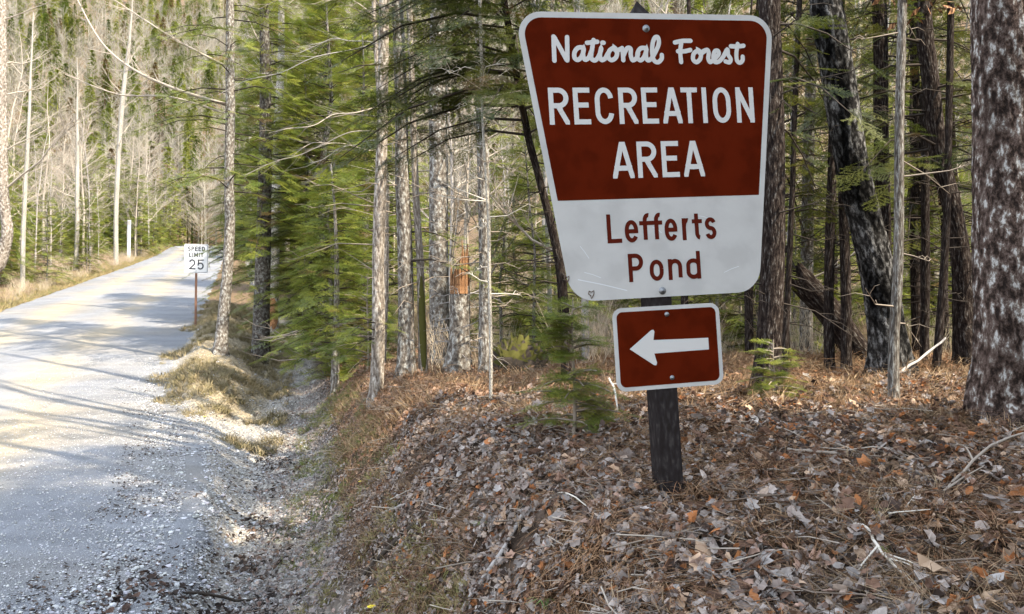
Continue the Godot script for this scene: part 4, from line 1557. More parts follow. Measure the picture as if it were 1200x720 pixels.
func build_heroes() -> void:
	rng.seed = 700
	var t: Dictionary
	var b: Buf
	# --- dark trunks right of the sign
	tone_mid = 0.85
	tone_amp = 0.7
	t = hero("big_trunk_tree", "massive reddish brown trunk flecked with pale lichen at the right edge", 2.47, 3.79, [0.0, 0.0, 0.180, 0.15, -0.01, 0.166, 0.45, -0.02, 0.16, 0.87, -0.02, 0.156, 1.51, -0.01, 0.153, 2.15, -0.01, 0.149, 3.2, 0.0, 0.14], 11.0, M.flaky, 96, 0.02, 0.05, 0.28, 2.0)
	foliate(t.root, t.pts, {"first": 8.5, "maxlen": 1.9, "step": 0.5, "per": 3, "gap": 0.35, "size": 0.6, "spray": spray_coarse, "dense": 0.7})
	tone_mid = 0.55
	tone_amp = 1.5
	t = hero("leaning_mottled_tree", "thick black trunk with grey lichen patches leaning left right of the sign", 2.97, 6.02, [0.0, 0.0, 0.165, 0.3, -0.04, 0.134, 0.77, -0.09, 0.127, 1.18, -0.17, 0.124, 1.65, -0.26, 0.121, 2.26, -0.36, 0.125, 2.88, -0.45, 0.122, 3.22, -0.49, 0.119], 10.0, M.mottled, 56, 0.04, 0.07, 0.35, 2.0)
	branch_out(t.root, t.pts, 7.0, 7, 2.0, M.bare_grey, 4, 3)
	tone_mid = 0.8
	tone_amp = 0.35
	t = hero("curved_dark_tree", "dark curved trunk bending right beside the big reddish trunk", 3.99, 6.69, [0.0, 0.0, 0.115, 0.34, -0.03, 0.089, 0.86, -0.06, 0.082, 1.39, -0.14, 0.078, 1.91, -0.24, 0.075, 2.59, -0.31, 0.071, 3.2, -0.34, 0.068], 9.0, M.dark, 24, 0.06, 0.06, 0.4, 1.0)
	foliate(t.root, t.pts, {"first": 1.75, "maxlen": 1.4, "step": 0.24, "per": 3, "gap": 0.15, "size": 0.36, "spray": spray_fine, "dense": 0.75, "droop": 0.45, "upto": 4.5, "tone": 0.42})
	dead_twigs(t.root, t.pts, 0.6, 3.0, 16, 0.6, M.dark_twig)
	t = hero("hemlock_tree", "straight dark evergreen trunk just behind the sign's right edge", 1.83, 5.55, [0.0, 0.0, 0.105, 0.38, 0.03, 0.089, 1.0, 0.05, 0.084, 1.93, 0.07, 0.081, 2.69, 0.07, 0.078], 12.0, M.dark, 24, 0.06, 0.06, 0.4, 1.0)
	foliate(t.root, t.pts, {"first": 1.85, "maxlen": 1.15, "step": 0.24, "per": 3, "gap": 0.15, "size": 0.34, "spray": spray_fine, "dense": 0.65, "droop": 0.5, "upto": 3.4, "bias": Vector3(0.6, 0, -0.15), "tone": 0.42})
	dead_twigs(t.root, t.pts, 0.6, 2.8, 16, 0.7, M.dark_twig)
	tone_mid = 0.55
	t = hero("slim_trunk_tree", "slim grey brown trunk standing in front of the leaning mottled trunk's base", 2.39, 4.82, [0.0, 0.0, 0.036, 0.39, 0.02, 0.032, 0.93, 0.05, 0.03, 1.74, 0.08, 0.028, 2.5, 0.12, 0.027], 6.0, M.fir, 20, 0.05, 0.05, 0.35, 1.0)
	dead_twigs(t.root, t.pts, 0.5, 3.4, 16, 0.5, M.twig)
	b = buf()
	for k in 34:
		var o := path_at(t.pts, 2.5) + Vector3(rng.randf_range(-0.12, 0.4), rng.randf_range(-0.02, 0.25), rng.randf_range(-0.1, 0.1))
		var a := rng.randf() * TAU
		var f := Vector3(cos(a), rng.randf_range(-1.4, -0.3), sin(a)).normalized() * rng.randf_range(0.05, 0.09)
		var w := f.cross(Vector3(rng.randf(), 0.3, rng.randf())).normalized() * 0.018
		b.quad(o, o + f * 0.5 + w, o + f, o + f * 0.5 - w, f.cross(w).normalized())
	part("dead_leaves", b.mesh(), M.rot, t.root, true)
	tone_mid = 0.7
	t = hero("straight_dark_tree", "straight dark trunk standing behind the leaning mottled trunk", 3.63, 7.5, [0.0, 0.0, 0.075, 1.08, 0.01, 0.071, 2.35, 0.01, 0.069, 3.54, 0.02, 0.068], 11.0, M.dark, 20, 0.08, 0.05, 0.4, 1.0)
	dead_twigs(t.root, t.pts, 0.8, 4.2, 34, 0.8, M.dark_twig)
	t = hero("thin_pole_tree", "thin dark pole of a tree hugging the sign's right edge", 2.17, 6.14, [0.0, 0.0, 0.027, 0.68, 0.03, 0.024, 1.57, 0.07, 0.021, 2.27, 0.11, 0.021], 5.0, M.dark, 12, 0.08, 0.05, 0.3, 1.0)
	dead_twigs(t.root, t.pts, 0.6, 3.2, 14, 0.45, M.dark_twig)
	t = hero("lichen_pole_tree", "slender lichen spotted trunk set back between the sign and leaning trunk", 3.63, 9.5, [0.0, 0.0, 0.08, 1.3, 0.02, 0.074, 2.36, 0.04, 0.069, 3.44, 0.08, 0.064], 9.0, M.fir, 16, 0.1, 0.05, 0.3, 1.0)
	dead_twigs(t.root, t.pts, 0.6, 4.5, 30, 0.9, M.dark_twig)
	t = hero("twin_pole_tree", "left one of two close dark poles before the leaning mottled trunk", 2.68, 6.49, [0.0, 0.0, 0.047, 0.66, 0.0, 0.041, 1.39, 0.01, 0.04, 1.82, 0.02, 0.036], 6.0, M.dark, 14, 0.08, 0.05, 0.35, 1.0)
	dead_twigs(t.root, t.pts, 0.6, 3.4, 14, 0.5, M.dark_twig)
	t = hero("twin_pole_tree", "right one of two close dark poles before the leaning mottled trunk", 2.79, 6.42, [0.0, 0.0, 0.046, 0.66, 0.0, 0.043, 1.38, 0.0, 0.04, 1.81, 0.0, 0.036], 6.0, M.dark, 14, 0.08, 0.05, 0.35, 1.0)
	dead_twigs(t.root, t.pts, 0.6, 3.4, 14, 0.5, M.dark_twig)
	t = hero("thin_right_tree", "thin brown trunk left of the curved dark trunk", 3.86, 7.2, [0.0, 0.0, 0.04, 0.82, 0.03, 0.04, 1.62, 0.05, 0.038, 2.51, 0.08, 0.036], 8.0, M.dark, 14, 0.08, 0.05, 0.35, 1.0)
	dead_twigs(t.root, t.pts, 0.4, 3.6, 24, 0.6, M.dark_twig)
	t = hero("slanting_pole_tree", "thin dark pole slanting right across the curved dark trunk", 3.44, 6.25, [0.0, 0.0, 0.034, 0.69, 0.08, 0.031, 1.32, 0.13, 0.028, 2.03, 0.18, 0.028], 6.0, M.dark, 14, 0.08, 0.05, 0.35, 1.0)
	dead_twigs(t.root, t.pts, 0.4, 3.0, 14, 0.5, M.dark_twig)
	for s in [[2.95, 8.3, "shaded hemlock with low dark boughs behind the twin dark poles"], [4.55, 8.6, "shaded hemlock with low dark boughs behind the curved dark trunk"]]:
		var hr := root_at("shaded_hemlock", on_ground(s[0], s[1]))
		tag(hr, s[2], "evergreen")
		var hp := simple_path(9.0, 0.02)
		simple_trunk(hr, hp, 0.06, M.dark, 12)
		foliate(hr, hp, {"first": 1.7, "maxlen": 1.5, "step": 0.2, "per": 4, "gap": 0.14, "size": 0.36, "spray": spray_fine, "droop": 0.5, "upto": 6.0, "tone": 0.42})  # needles tinted dark: the species' own green plus painted-in shade
		dead_twigs(hr, hp, 0.4, 2.4, 30, 0.8, M.dark_twig)
	# crowd of thin dead poles farther in
	var crowd := [[2.75, 8.9, "left of the leaning log"], [3.2, 10.4, "behind the leaning log"], [4.0, 9.6, "between the lichen trunk and straight dark trunk"], [4.55, 10.8, "behind the straight dark trunk"], [4.3, 8.0, "just right of the straight dark trunk"], [5.3, 9.4, "in the gap left of the curved dark trunk"], [5.9, 11.2, "behind the curved dark trunk"], [4.7, 7.6, "at the curved dark trunk's left side"], [5.0, 8.5, "between the curved trunk and the big right trunk"], [2.2, 9.8, "nearest the sign's right edge"], [3.75, 12.0, "far back behind the leaning mottled trunk"], [6.6, 12.0, "far back left of the big right trunk"]]
	var k_pole := 0
	for s in crowd:
		var h := rng.randf_range(5.0, 7.5)
		var pr := root_at("dead_pole", on_ground(s[0], s[1]))
		tag(pr, "thin dead pole " + s[2], "dead tree", "dead poles right of the sign")
		var pp := simple_path(h, 0.04)
		simple_trunk(pr, pp, rng.randf_range(0.025, 0.06), M.dark, 9)
		dead_twigs(pr, pp, 0.4, h * 0.9, 40, 0.8, M.dark_twig)
		k_pole += 1
	# fallen trunk caught between the poles
	var lo := on_ground(3.42, 7.5)
	var lr := root_at("leaning_log", lo)
	tag(lr, "dark dead log leaning up to the left behind the dark poles", "log")
	b = buf(true)
	trunk_tube(b, PackedVector3Array([Vector3(0.12, -0.12, 0), Vector3(-0.35, 0.55, 0.02), Vector3(-0.75, 1.0, 0.0), Vector3(-1.35, 1.75, 0.05)]), PackedFloat32Array([0.13, 0.125, 0.12, 0.10]), 28, 0.05, 0.07, 0.0, 1.0)
	part("log", b.mesh(), M.dark, lr)
	dead_twigs(lr, PackedVector3Array([Vector3(-0.1, 0.1, 0), Vector3(-1.3, 1.7, 0.05)]), 0.2, 1.6, 8, 0.5, M.dark_twig)
	# --- hemlock that overhangs the top of the picture behind the sign
	t = hero("leaning_hemlock", "dark hemlock leaning left behind the sign with drooping boughs overhead", 0.5, 6.89, [0.0, 0.0, 0.057, 0.55, -0.03, 0.05, 1.01, -0.07, 0.042, 1.39, -0.15, 0.037, 1.82, -0.26, 0.034, 2.3, -0.38, 0.032], 5.0, M.dark, 16, 0.08, 0.05, 0.35, 1.0)
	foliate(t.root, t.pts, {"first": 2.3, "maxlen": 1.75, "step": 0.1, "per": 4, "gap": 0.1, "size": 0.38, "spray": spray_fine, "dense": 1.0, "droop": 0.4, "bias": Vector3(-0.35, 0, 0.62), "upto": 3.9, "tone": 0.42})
	dead_twigs(t.root, t.pts, 0.5, 2.0, 22, 0.8, M.dark_twig)
	tone_mid = 0.8
	# --- sunlit trunks left of the sign
	t = hero("front_grey_tree", "sunlit grey trunk standing foremost on the bank edge left of the sign", -1.5, 8.51, [0.0, 0.0, 0.078, 0.75, 0.02, 0.073, 1.51, 0.01, 0.066, 2.18, 0.03, 0.067, 3.14, 0.05, 0.062], 10.0, M.grey, 20, 0.08, 0.05, 0.3, 1.0)
	foliate(t.root, t.pts, {"first": 0.75, "upto": 0.95, "maxlen": 0.55, "step": 0.12, "per": 3, "gap": 0.09, "size": 0.22, "spray": spray_fine, "bias": Vector3(-0.6, 0, 0.4), "inner": 0.4})
	dead_twigs(t.root, t.pts, 1.0, 5.0, 26, 0.9, M.twig)
	t = hero("wide_grey_tree", "wider sunlit grey trunk close behind the foremost one", -1.19, 8.6, [0.0, 0.0, 0.105, 0.47, 0.0, 0.093, 1.36, -0.02, 0.086, 2.26, -0.06, 0.08, 3.26, -0.08, 0.07], 11.0, M.fir, 20, 0.08, 0.05, 0.35, 1.0)
	dead_twigs(t.root, t.pts, 0.8, 5.2, 40, 1.1, M.twig)
	foliate(t.root, t.pts, {"first": 1.3, "upto": 4.8, "maxlen": 1.2, "step": 0.3, "per": 2, "gap": 0.12, "size": 0.3, "spray": spray_fine, "dense": 0.5, "inner": 0.4})
	t = hero("mossy_thin_tree", "thin yellowish mossy trunk between the wide grey trunk and broken snag", -1.0, 8.67, [0.0, 0.0, 0.053, 0.6, -0.02, 0.046, 1.38, -0.05, 0.041, 2.06, -0.09, 0.039], 6.0, M.grey, 14, 0.08, 0.05, 0.3, 1.0)
	b = buf(true)
	half_shell(b, t.pts, t.rad, 0.02, 1.1, 0.3, 2.2, 0.06)
	part("moss", b.mesh(), M.moss, t.root)
	dead_twigs(t.root, t.pts, 0.4, 3.0, 14, 0.5, M.twig)
	t = hero("broken_snag", "broken dead snag with a torn orange rotten top", -0.61, 8.66, [0.0, 0.0, 0.135, 0.39, 0.02, 0.118, 0.97, 0.02, 0.105], 0.0, M.fir, 24, 0.05, 0.1, 0.5, 1.0, "dead tree")
	b = buf(true)
	for k in 26:
		var a := TAU * k / 26.0
		var r := 0.095 * rng.randf_range(0.55, 1.0)
		var hh := rng.randf_range(0.15, 0.42) + 0.26 * maxf(cos(a - 0.3), 0.0)
		var o := Vector3(0.02 + cos(a) * r, 0.88, sin(a) * r)
		b.tube(PackedVector3Array([o, o + Vector3(rng.randf_range(-0.01, 0.01), hh * 0.6, 0), o + Vector3(rng.randf_range(-0.02, 0.03), hh, 0)]), PackedFloat32Array([0.024, 0.018, 0.003]), 5)
	part("broken_top", b.mesh(), M.rot, t.root)
	dead_twigs(t.root, t.pts, 0.1, 0.95, 30, 0.6, M.bare_grey)
	t = hero("tall_grey_tree", "slender grey trunk with a pale upper stem right of the broken snag", -0.28, 8.22, [0.0, 0.0, 0.085, 0.39, -0.01, 0.068, 1.31, -0.01, 0.066, 2.23, -0.03, 0.064, 3.34, -0.06, 0.055], 11.0, M.fir, 18, 0.08, 0.05, 0.35, 1.0)
	dead_twigs(t.root, t.pts, 0.4, 5.0, 44, 0.9, M.twig)
	t = hero("white_sapling", "thin whitish sapling stem in front of the slender grey trunk", -0.16, 5.81, [0.0, 0.0, 0.013, 0.47, 0.0, 0.013, 0.92, -0.01, 0.013, 1.44, -0.02, 0.011, 2.1, -0.06, 0.010], 2.5, M.pale, 8, 0.1, 0.03, 0.2, 1.0, "sapling")
	dead_twigs(t.root, t.pts, 0.5, 3.0, 18, 0.45, M.pale_twig)
	t = hero("back_grey_tree", "broad pale grey trunk standing back behind the mossy thin trunk", -0.98, 10.5, [0.0, 0.0, 0.14, 1.52, -0.03, 0.135, 2.94, -0.04, 0.129, 4.07, -0.06, 0.124], 11.0, M.fir, 20, 0.1, 0.05, 0.3, 1.0)
	dead_twigs(t.root, t.pts, 1.0, 6.0, 40, 1.3, M.twig)
	# --- beside the road
	t = hero("leaning_grey_tree", "leaning grey tree at the road edge just right of the speed limit sign", -6.08, 16.01, [0.0, 0.0, 0.145, 0.75, 0.06, 0.122, 1.67, 0.13, 0.107, 2.68, 0.17, 0.105, 3.52, 0.15, 0.098, 5.06, 0.15, 0.099, 6.33, 0.14, 0.09], 7.0, M.fir, 18, 0.1, 0.05, 0.45, 1.0)
	bough(t.root, "bough", [[0.15, 5.2, 0], [-0.9, 5.5, 0.1], [-1.8, 5.9, 0.2], [-2.5, 6.5, 0.2], [-3.15, 7.6, 0.1]], 0.04, 0.014, M.bare, 14, 0.7)
	bough(t.root, "bough", [[0.15, 5.0, 0], [-1.2, 5.45, -0.2], [-2.3, 5.5, -0.2], [-3.4, 5.9, -0.1]], 0.026, 0.009, M.bare, 14, 0.7)
	bough(t.root, "bough", [[0.14, 6.0, 0], [-0.9, 6.5, 0.3], [-2.3, 7.4, 0.4]], 0.026, 0.01, M.bare, 12, 0.7)
	foliate(t.root, t.pts, {"first": 3.4, "maxlen": 1.9, "step": 0.3, "per": 3, "gap": 0.18, "size": 0.42, "dense": 0.8, "droop": 0.35})
	tone_mid = 0.45
	tone_amp = 0.3
	t = hero("dark_conifer", "shaded dark evergreen trunk left of the scarred pale trunk by the road", -5.72, 17.5, [0.0, 0.0, 0.205, 1.1, 0.01, 0.185, 2.85, 0.03, 0.166, 5.4, 0.06, 0.137], 9.0, M.fir, 18, 0.15, 0.05, 0.35, 1.0)
	foliate(t.root, t.pts, {"first": 2.7, "maxlen": 2.0, "step": 0.22, "per": 4, "gap": 0.18, "size": 0.42, "droop": 0.35, "bias": Vector3(0.4, 0, 0.1)})
	tone_mid = 0.8
	tone_amp = 0.35
	t = hero("scarred_birch", "pale trunk with a peeled orange scar at its foot, right of the dark evergreen", -7.01, 22.54, [0.0, 0.0, 0.15, 0.99, 0.01, 0.138, 3.51, 0.04, 0.132, 6.05, 0.09, 0.126], 9.0, M.pale, 16, 0.15, 0.03, 0.3, 1.0)
	b = buf(true)
	half_shell(b, t.pts, t.rad, 0.1, 1.05, 0.2, 2.9, 0.03)
	part("bark_scar", b.mesh(), M.rot, t.root)
	branch_out(t.root, t.pts, 5.0, 14, 2.6, M.bare, 5, 4)
	# arching bare boughs over the ditch
	t = hero("arching_sapling", "bare sapling whose long pale boughs arch left over the ditch", -1.75, 10.3, [0.0, 0.0, 0.06, 1.5, 0.04, 0.052, 3.0, 0.0, 0.045, 4.4, -0.1, 0.03], 1.8, M.grey, 12, 0.15, 0.04, 0.3, 1.0, "sapling")
	for k in 10:
		var y := rng.randf_range(2.2, 5.4)
		var l := rng.randf_range(0.9, 2.3)
		var z := rng.randf_range(-0.9, 0.9)
		var up := rng.randf_range(-0.3, 0.8)
		var line := []
		for i in 6:
			var s := i / 5.0
			line.push_back([-0.03 - l * s + rng.randf_range(-0.06, 0.06), y + up * sin(s * 2.2) - 0.25 * l * s * s + rng.randf_range(-0.07, 0.07), z * s + rng.randf_range(-0.08, 0.08)])
		bough(t.root, "bough", line, rng.randf_range(0.006, 0.011), 0.0025, M.bare if k % 3 > 0 else M.bare_grey, 14, 0.5)
	# --- far side of the road
	t = hero("edge_tree", "crooked pale brown tree at the left edge beyond the road", -18.44, 27.0, [0.0, -0.3, 0.23, 1.38, 0.1, 0.225, 1.68, 0.34, 0.21, 2.1, 0.48, 0.196, 2.89, 0.64, 0.181, 3.85, 0.53, 0.166, 5.68, 0.43, 0.166, 9.35, 0.32, 0.152], 7.0, M.grey, 18, 0.15, 0.06, 0.3, 1.0)
	branch_out(t.root, t.pts, 3.5, 18, 3.2, M.bare, 5, 4, 0.6)
	t = hero("slim_white_tree", "slim white trunk at the far road edge near the left of the picture", -22.48, 35.21, [0.0, 0.0, 0.098, 2.4, -0.01, 0.098, 4.77, 0.02, 0.089, 6.95, 0.09, 0.079], 6.0, M.pale, 12, 0.3, 0.03, 0.2, 1.0)
	branch_out(t.root, t.pts, 3.2, 14, 2.0, M.bare, 4, 4)
	t = hero("tall_pale_tree", "tall pale trunk rising above the woods left of the marker post", -31.02, 60.0, [0.0, 0.0, 0.18, 4.15, -0.06, 0.167, 8.87, 0.06, 0.168, 13.62, 0.32, 0.168, 17.03, 0.67, 0.135], 5.0, M.pale, 12, 0.4, 0.03, 0.2, 1.0)
	branch_out(t.root, t.pts, 9.0, 18, 3.4, M.bare, 5, 4)
	t = hero("pale_roadside_tree", "pale trunk among green saplings left of the road, right of the slim white trunk", -28.17, 49.41, [0.0, 0.0, 0.138, 2.65, 0.06, 0.124, 5.98, 0.0, 0.124], 8.0, M.pale, 12, 0.4, 0.03, 0.2, 1.0)
	branch_out(t.root, t.pts, 4.5, 16, 2.8, M.bare, 5, 4)

func young_fir(called: String, label: String, x: float, d: float, h: float, w: float, step: float, size: float) -> void:
	var root := root_at(called, on_ground(x, d))
	tag(root, label, "young fir")
	var pts := PackedVector3Array([Vector3(0, -0.05, 0), Vector3(0.01, h * 0.3, 0), Vector3(-0.01 * h, h * 0.7, 0.01), Vector3(0.0, h, 0)])
	var b := buf()
	b.tube(smooth3(pts, 3), rad_smooth(PackedFloat32Array([0.012 * h + 0.003, 0.009 * h + 0.003, 0.006 * h + 0.002, 0.002]), 3), 7)
	part("trunk", b.mesh(), M.twig, root)
	foliate(root, pts, {"first": 0.1 * h, "maxlen": w, "step": step, "per": 6, "gap": size * 0.33, "size": size, "spray": spray_fine, "droop": 0.15, "inner": 0.15, "wood": M.twig})

func build_understory() -> void:
	rng.seed = 710
	young_fir("young_fir", "small green fir sapling on the bank just left of the arrow plate", 0.33, 4.15, 0.76, 0.28, 0.06, 0.13)
	young_fir("young_fir", "little fir sprig at the foot of the dark trunk behind the sign", 1.70, 5.0, 0.42, 0.2, 0.05, 0.10)
	young_fir("young_fir", "bushy bright fir leaning over the ditch behind the foremost grey trunk", -2.1, 11.2, 1.5, 0.75, 0.14, 0.24)
	young_fir("young_fir", "low green fir beside the brush pile at the ditch", -3.0, 13.2, 1.0, 0.6, 0.13, 0.24)
	# sunlit evergreens that hide the road bend
	var spots := [[-5.0, 18.6, 7.0, 1.8, 0.6, "fluffy bright evergreen between the scarred pale trunk and the brush pile"], [-3.6, 15.3, 3.4, 1.2, 0.3, "low bright evergreen at the head of the ditch"], [-2.9, 12.6, 3.8, 1.0, 0.8, "slim bright evergreen leaning over the ditch near the foremost grey trunk"], [-4.3, 17.6, 9.0, 2.0, 0.7, "sunlit evergreen with low sweeping boughs behind the brush pile"], [-3.1, 16.2, 6.5, 1.7, 0.5, "shorter bright green evergreen nearest the foremost grey trunk"], [-5.4, 21.5, 11.0, 2.5, 1.6, "tall bushy evergreen right of the scarred pale trunk"], [-8.6, 27.0, 12.0, 2.6, 1.5, "evergreen at the road bend behind the speed limit sign"], [-4.2, 25.0, 12.0, 2.6, 1.0, "broad evergreen deep in the woods behind the broken snag"], [-2.3, 14.0, 5.0, 1.3, 0.9, "young evergreen with thin boughs behind the wide grey trunk"], [-7.6, 23.8, 10.0, 2.2, 1.2, "feathery evergreen crowding the road edge behind the leaning grey tree"]]
	for s in spots:
		var root := root_at("evergreen_tree", on_ground(s[0], s[1]))
		tag(root, s[5], "evergreen")
		var pts := simple_path(s[2], 0.02)
		simple_trunk(root, pts, 0.012 * s[2] + 0.03, M.fir, 10)
		foliate(root, pts, {"first": s[4], "maxlen": s[3], "step": 0.2, "per": 5, "gap": 0.15, "size": 0.4, "droop": 0.3})
	# mossy stump
	var root := root_at("mossy_stump", on_ground(0.05, 8.75))
	tag(root, "low rotten stump topped with yellow green moss, left of the fir sapling", "stump")
	for pass_k in 2:
		var b := buf()
		var n := 34
		var m := 20
		for i in m + 1:
			var th := PI * 0.55 * i / m
			for j in n + 1:
				var a := TAU * (j % n) / n
				var d := Vector3(sin(th) * cos(a), cos(th), sin(th) * sin(a))
				var q := 1.0 + 0.5 * bump.get_noise_3d(d.x * 60.0, d.y * 60.0 + 9.0, d.z * 60.0)
				var r := Vector3(0.36, 0.36, 0.28) * q
				if pass_k == 1:
					r *= 1.0 + 0.12 * clampf(d.y * 1.3 - 0.75 + 3.0 * bump.get_noise_3d(d.x * 50.0, d.y * 50.0, d.z * 50.0), -0.6, 0.4)
				b.vert(d * r, d, Vector2(a, th))
		for i in m:
			for j in n:
				var a := i * (n + 1) + j
				b.tri(a, a + n + 1, a + 1)
				b.tri(a + 1, a + n + 1, a + n + 2)
		part("wood" if pass_k == 0 else "moss", b.mesh(), M.dark_twig if pass_k == 0 else M.moss, root)
	dead_twigs(root, PackedVector3Array([Vector3(0, -0.1, 0), Vector3(0, 0.3, 0)]), 0.0, 0.25, 14, 0.9, M.twig)
	# brush pile at the head of the ditch
	var pile := root_at("brush_pile", on_ground(-3.35, 15.0))
	tag(pile, "tangled grey pile of dead branches at the far end of the ditch", "brush pile")
	var bb := buf()
	for k in 120:
		var o := Vector3(rng.randf_range(-1.0, 1.2), rng.randf_range(0.0, 0.75), rng.randf_range(-0.9, 0.9))
		o.y *= 1.0 - absf(o.x) * 0.45
		var a := rng.randf() * TAU
		limb(bb, o, Vector3(cos(a), rng.randf_range(-0.35, 0.35), sin(a)).normalized(), rng.randf_range(0.4, 1.2), rng.randf_range(0.005, 0.018), 4, 4)
	part("dead_branches", bb.mesh(), M.twig, pile, true)
	# marker post across the road
	var mp := root_at("marker_post", on_ground(-35.3, 70.5))
	tag(mp, "slim pale blue marker post on the far verge of the road", "post")
	var b2 := buf()
	b2.box(Vector3(0, 1.7, 0), Vector3(0.14, 1.9, 0.03))
	part("post", b2.mesh(), M.galv, mp)
	b2 = buf()
	b2.box(Vector3(0, 3.35, 0.035), Vector3(0.12, 0.2, 0.005))
	part("reflector", b2.mesh(), M.white, mp)

const ZONE := ["nearest the viewer", "before the marker post", "around the marker post", "atop the climb"]

func build_woods() -> void:
	rng.seed = 800
	var tall := []
	for k in 5:
		tall.push_back(proto_bare(810 + k, 10.0 + k * 0.9, 0.075 + 0.012 * k, 2.6, 22, 3.0, M.bare if k % 2 == 0 else M.bare_grey, M.bare, 6, 5))
	var thin := []
	for k in 4:
		thin.push_back(proto_bare(820 + k, 5.5 + k * 0.7, 0.028 + 0.006 * k, 1.0, 17, 1.4, M.bare if k % 2 == 0 else M.bare_grey, M.bare, 5, 4))
	var small := []
	for k in 3:
		small.push_back(proto_conifer(830 + k, 3.2 + k * 0.9, 0.045, {"first": 0.35, "maxlen": 1.1 + 0.15 * k, "step": 0.24, "per": 5, "gap": 0.2, "size": 0.4}, M.fir))
	var spire := []
	for k in 3:
		spire.push_back(proto_conifer(840 + k, 11.0 + 1.5 * k, 0.12, {"first": 1.6, "maxlen": 1.9, "step": 0.36, "per": 5, "gap": 0.3, "size": 0.62, "spray": spray_coarse}, M.fir))
	var pole := []
	for k in 3:
		rng.seed = 850 + k
		var o := Node3D.new()
		var pts := simple_path(13.0 + k, 0.02)
		simple_trunk(o, pts, 0.09 + 0.02 * k, M.fir if k < 2 else M.dark, 9)
		dead_twigs(o, pts, 0.8, 6.5, 46, 1.0, M.dark_twig)
		foliate(o, pts, {"first": 5.5, "maxlen": 1.7, "step": 0.5, "per": 4, "gap": 0.3, "size": 0.6, "spray": spray_coarse, "dense": 0.8})
		pole.push_back(o)
	# woods across the road
	rng.seed = 861
	for n in 260:
		var d := lerpf(24.0, 118.0, pow(rng.randf(), 0.9))
		var s := 1.6 + 26.0 * pow(rng.randf(), 1.5)
		var x := look(tab_xr, d) - ROAD_W - s
		if x < -0.8 * d - 6.0:
			continue
		if d < 72.0 and absf(x / d + 0.5) < 0.028 and s < 9.0:
			continue
		var spot: String = ZONE[0 if d < 42.0 else (1 if d < 66.0 else (2 if d < 90.0 else 3))] + (", close to the verge" if s < 4.0 else (", further in" if s < 11.0 else ", deep in the trees"))
		var q := rng.randf()
		if q < 0.25:
			plant(tall[rng.randi() % 5], "hardwood_tree", x, d, rng.randf_range(0.8, 1.25), "bare pale hardwood left of the road " + spot, "tree", "bare hardwoods left of the road")
		elif q < 0.42:
			plant(thin[rng.randi() % 4], "bare_sapling", x, d, rng.randf_range(0.8, 1.4), "thin leafless sapling left of the road " + spot, "sapling", "saplings left of the road")
		elif q < 0.90:
			plant(small[rng.randi() % 3], "small_evergreen", x, d, rng.randf_range(0.7, 1.9), "small bright evergreen left of the road " + spot, "evergreen", "small evergreens left of the road")
		elif s > 6.0:
			plant(spire[rng.randi() % 3], "tall_evergreen", x, d, rng.randf_range(0.7, 1.1), "tall pointed evergreen left of the road " + spot, "evergreen", "tall evergreens left of the road")
	# woods on the near side, along the road
	rng.seed = 862
	for n in 110:
		var d := lerpf(20.0, 118.0, pow(rng.randf(), 1.2))
		var x := look(tab_xr, d) + 2.2 + 16.0 * rng.randf()
		if d < 30.0 and x < -0.30 * d:
			continue
		var side: String = ["just past the speed limit sign", "halfway up the climb", "near the top of the climb"][0 if d < 40.0 else (1 if d < 75.0 else 2)] + (", beside the gravel" if x - look(tab_xr, d) < 6.0 else ", behind other trees")
		if d < 34.0 and x > -0.3 * d and rng.randf() < 0.6:
			continue
		var q := rng.randf()
		if q < 0.45:
			plant(tall[rng.randi() % 5], "hardwood_tree", x, d, rng.randf_range(0.8, 1.2), "bare hardwood right of the road " + side, "tree", "bare hardwoods right of the road")
		elif q < 0.75:
			plant(small[rng.randi() % 3], "small_evergreen", x, d, rng.randf_range(0.8, 1.5), "small evergreen right of the road " + side, "evergreen", "small evergreens right of the road")
		else:
			plant(spire[rng.randi() % 3], "tall_evergreen", x, d, rng.randf_range(0.8, 1.15), "tall evergreen right of the road " + side, "evergreen", "tall evergreens right of the road")
	# bright woods seen between the trunks behind the sign
	rng.seed = 863
	for n in 210:
		var d := lerpf(9.5, 48.0, pow(rng.randf(), 1.25))
		var x := rng.randf_range(-0.18, 0.78) * d + rng.randf_range(-1.0, 1.0)
		if x < look(tab_xc, d) + 1.0:
			continue
		var behind: String = ("left of the snag" if x < -0.07 * d else ("between snag and sign" if x < 0.05 * d else ("behind the big sign" if x < 0.33 * d else ("behind the leaning mottled trunk" if x < 0.5 * d else "behind the big right trunk")))) + (", near" if d < 17.0 else (", farther back" if d < 30.0 else ", far back"))
		var q := rng.randf()
		if q < 0.28:
			plant(thin[rng.randi() % 4], "bare_sapling", x, d, rng.randf_range(0.7, 1.2), "thin leafless sapling " + behind, "sapling", "saplings behind the sign")
		elif q < 0.74:
			plant(small[rng.randi() % 3], "small_evergreen", x, d, rng.randf_range(0.45, 1.2), "small sunlit evergreen " + behind, "evergreen", "small evergreens behind the sign")
		elif x < 0.24 * d + 1.0:
			continue
		elif d < 16.0:
			continue
		elif q < 0.87:
			plant(pole[rng.randi() % 3], "pole_evergreen", x, d, rng.randf_range(0.7, 1.15), "evergreen pole with dead lower twigs " + behind, "evergreen", "evergreen poles behind the sign")
		else:
			plant(tall[rng.randi() % 5], "hardwood_tree", x, d, rng.randf_range(0.8, 1.2), "bare hardwood " + behind, "tree", "bare hardwoods behind the sign")
	# evergreens outside the frame on the right, whose shade falls on the bank and the road
	rng.seed = 864
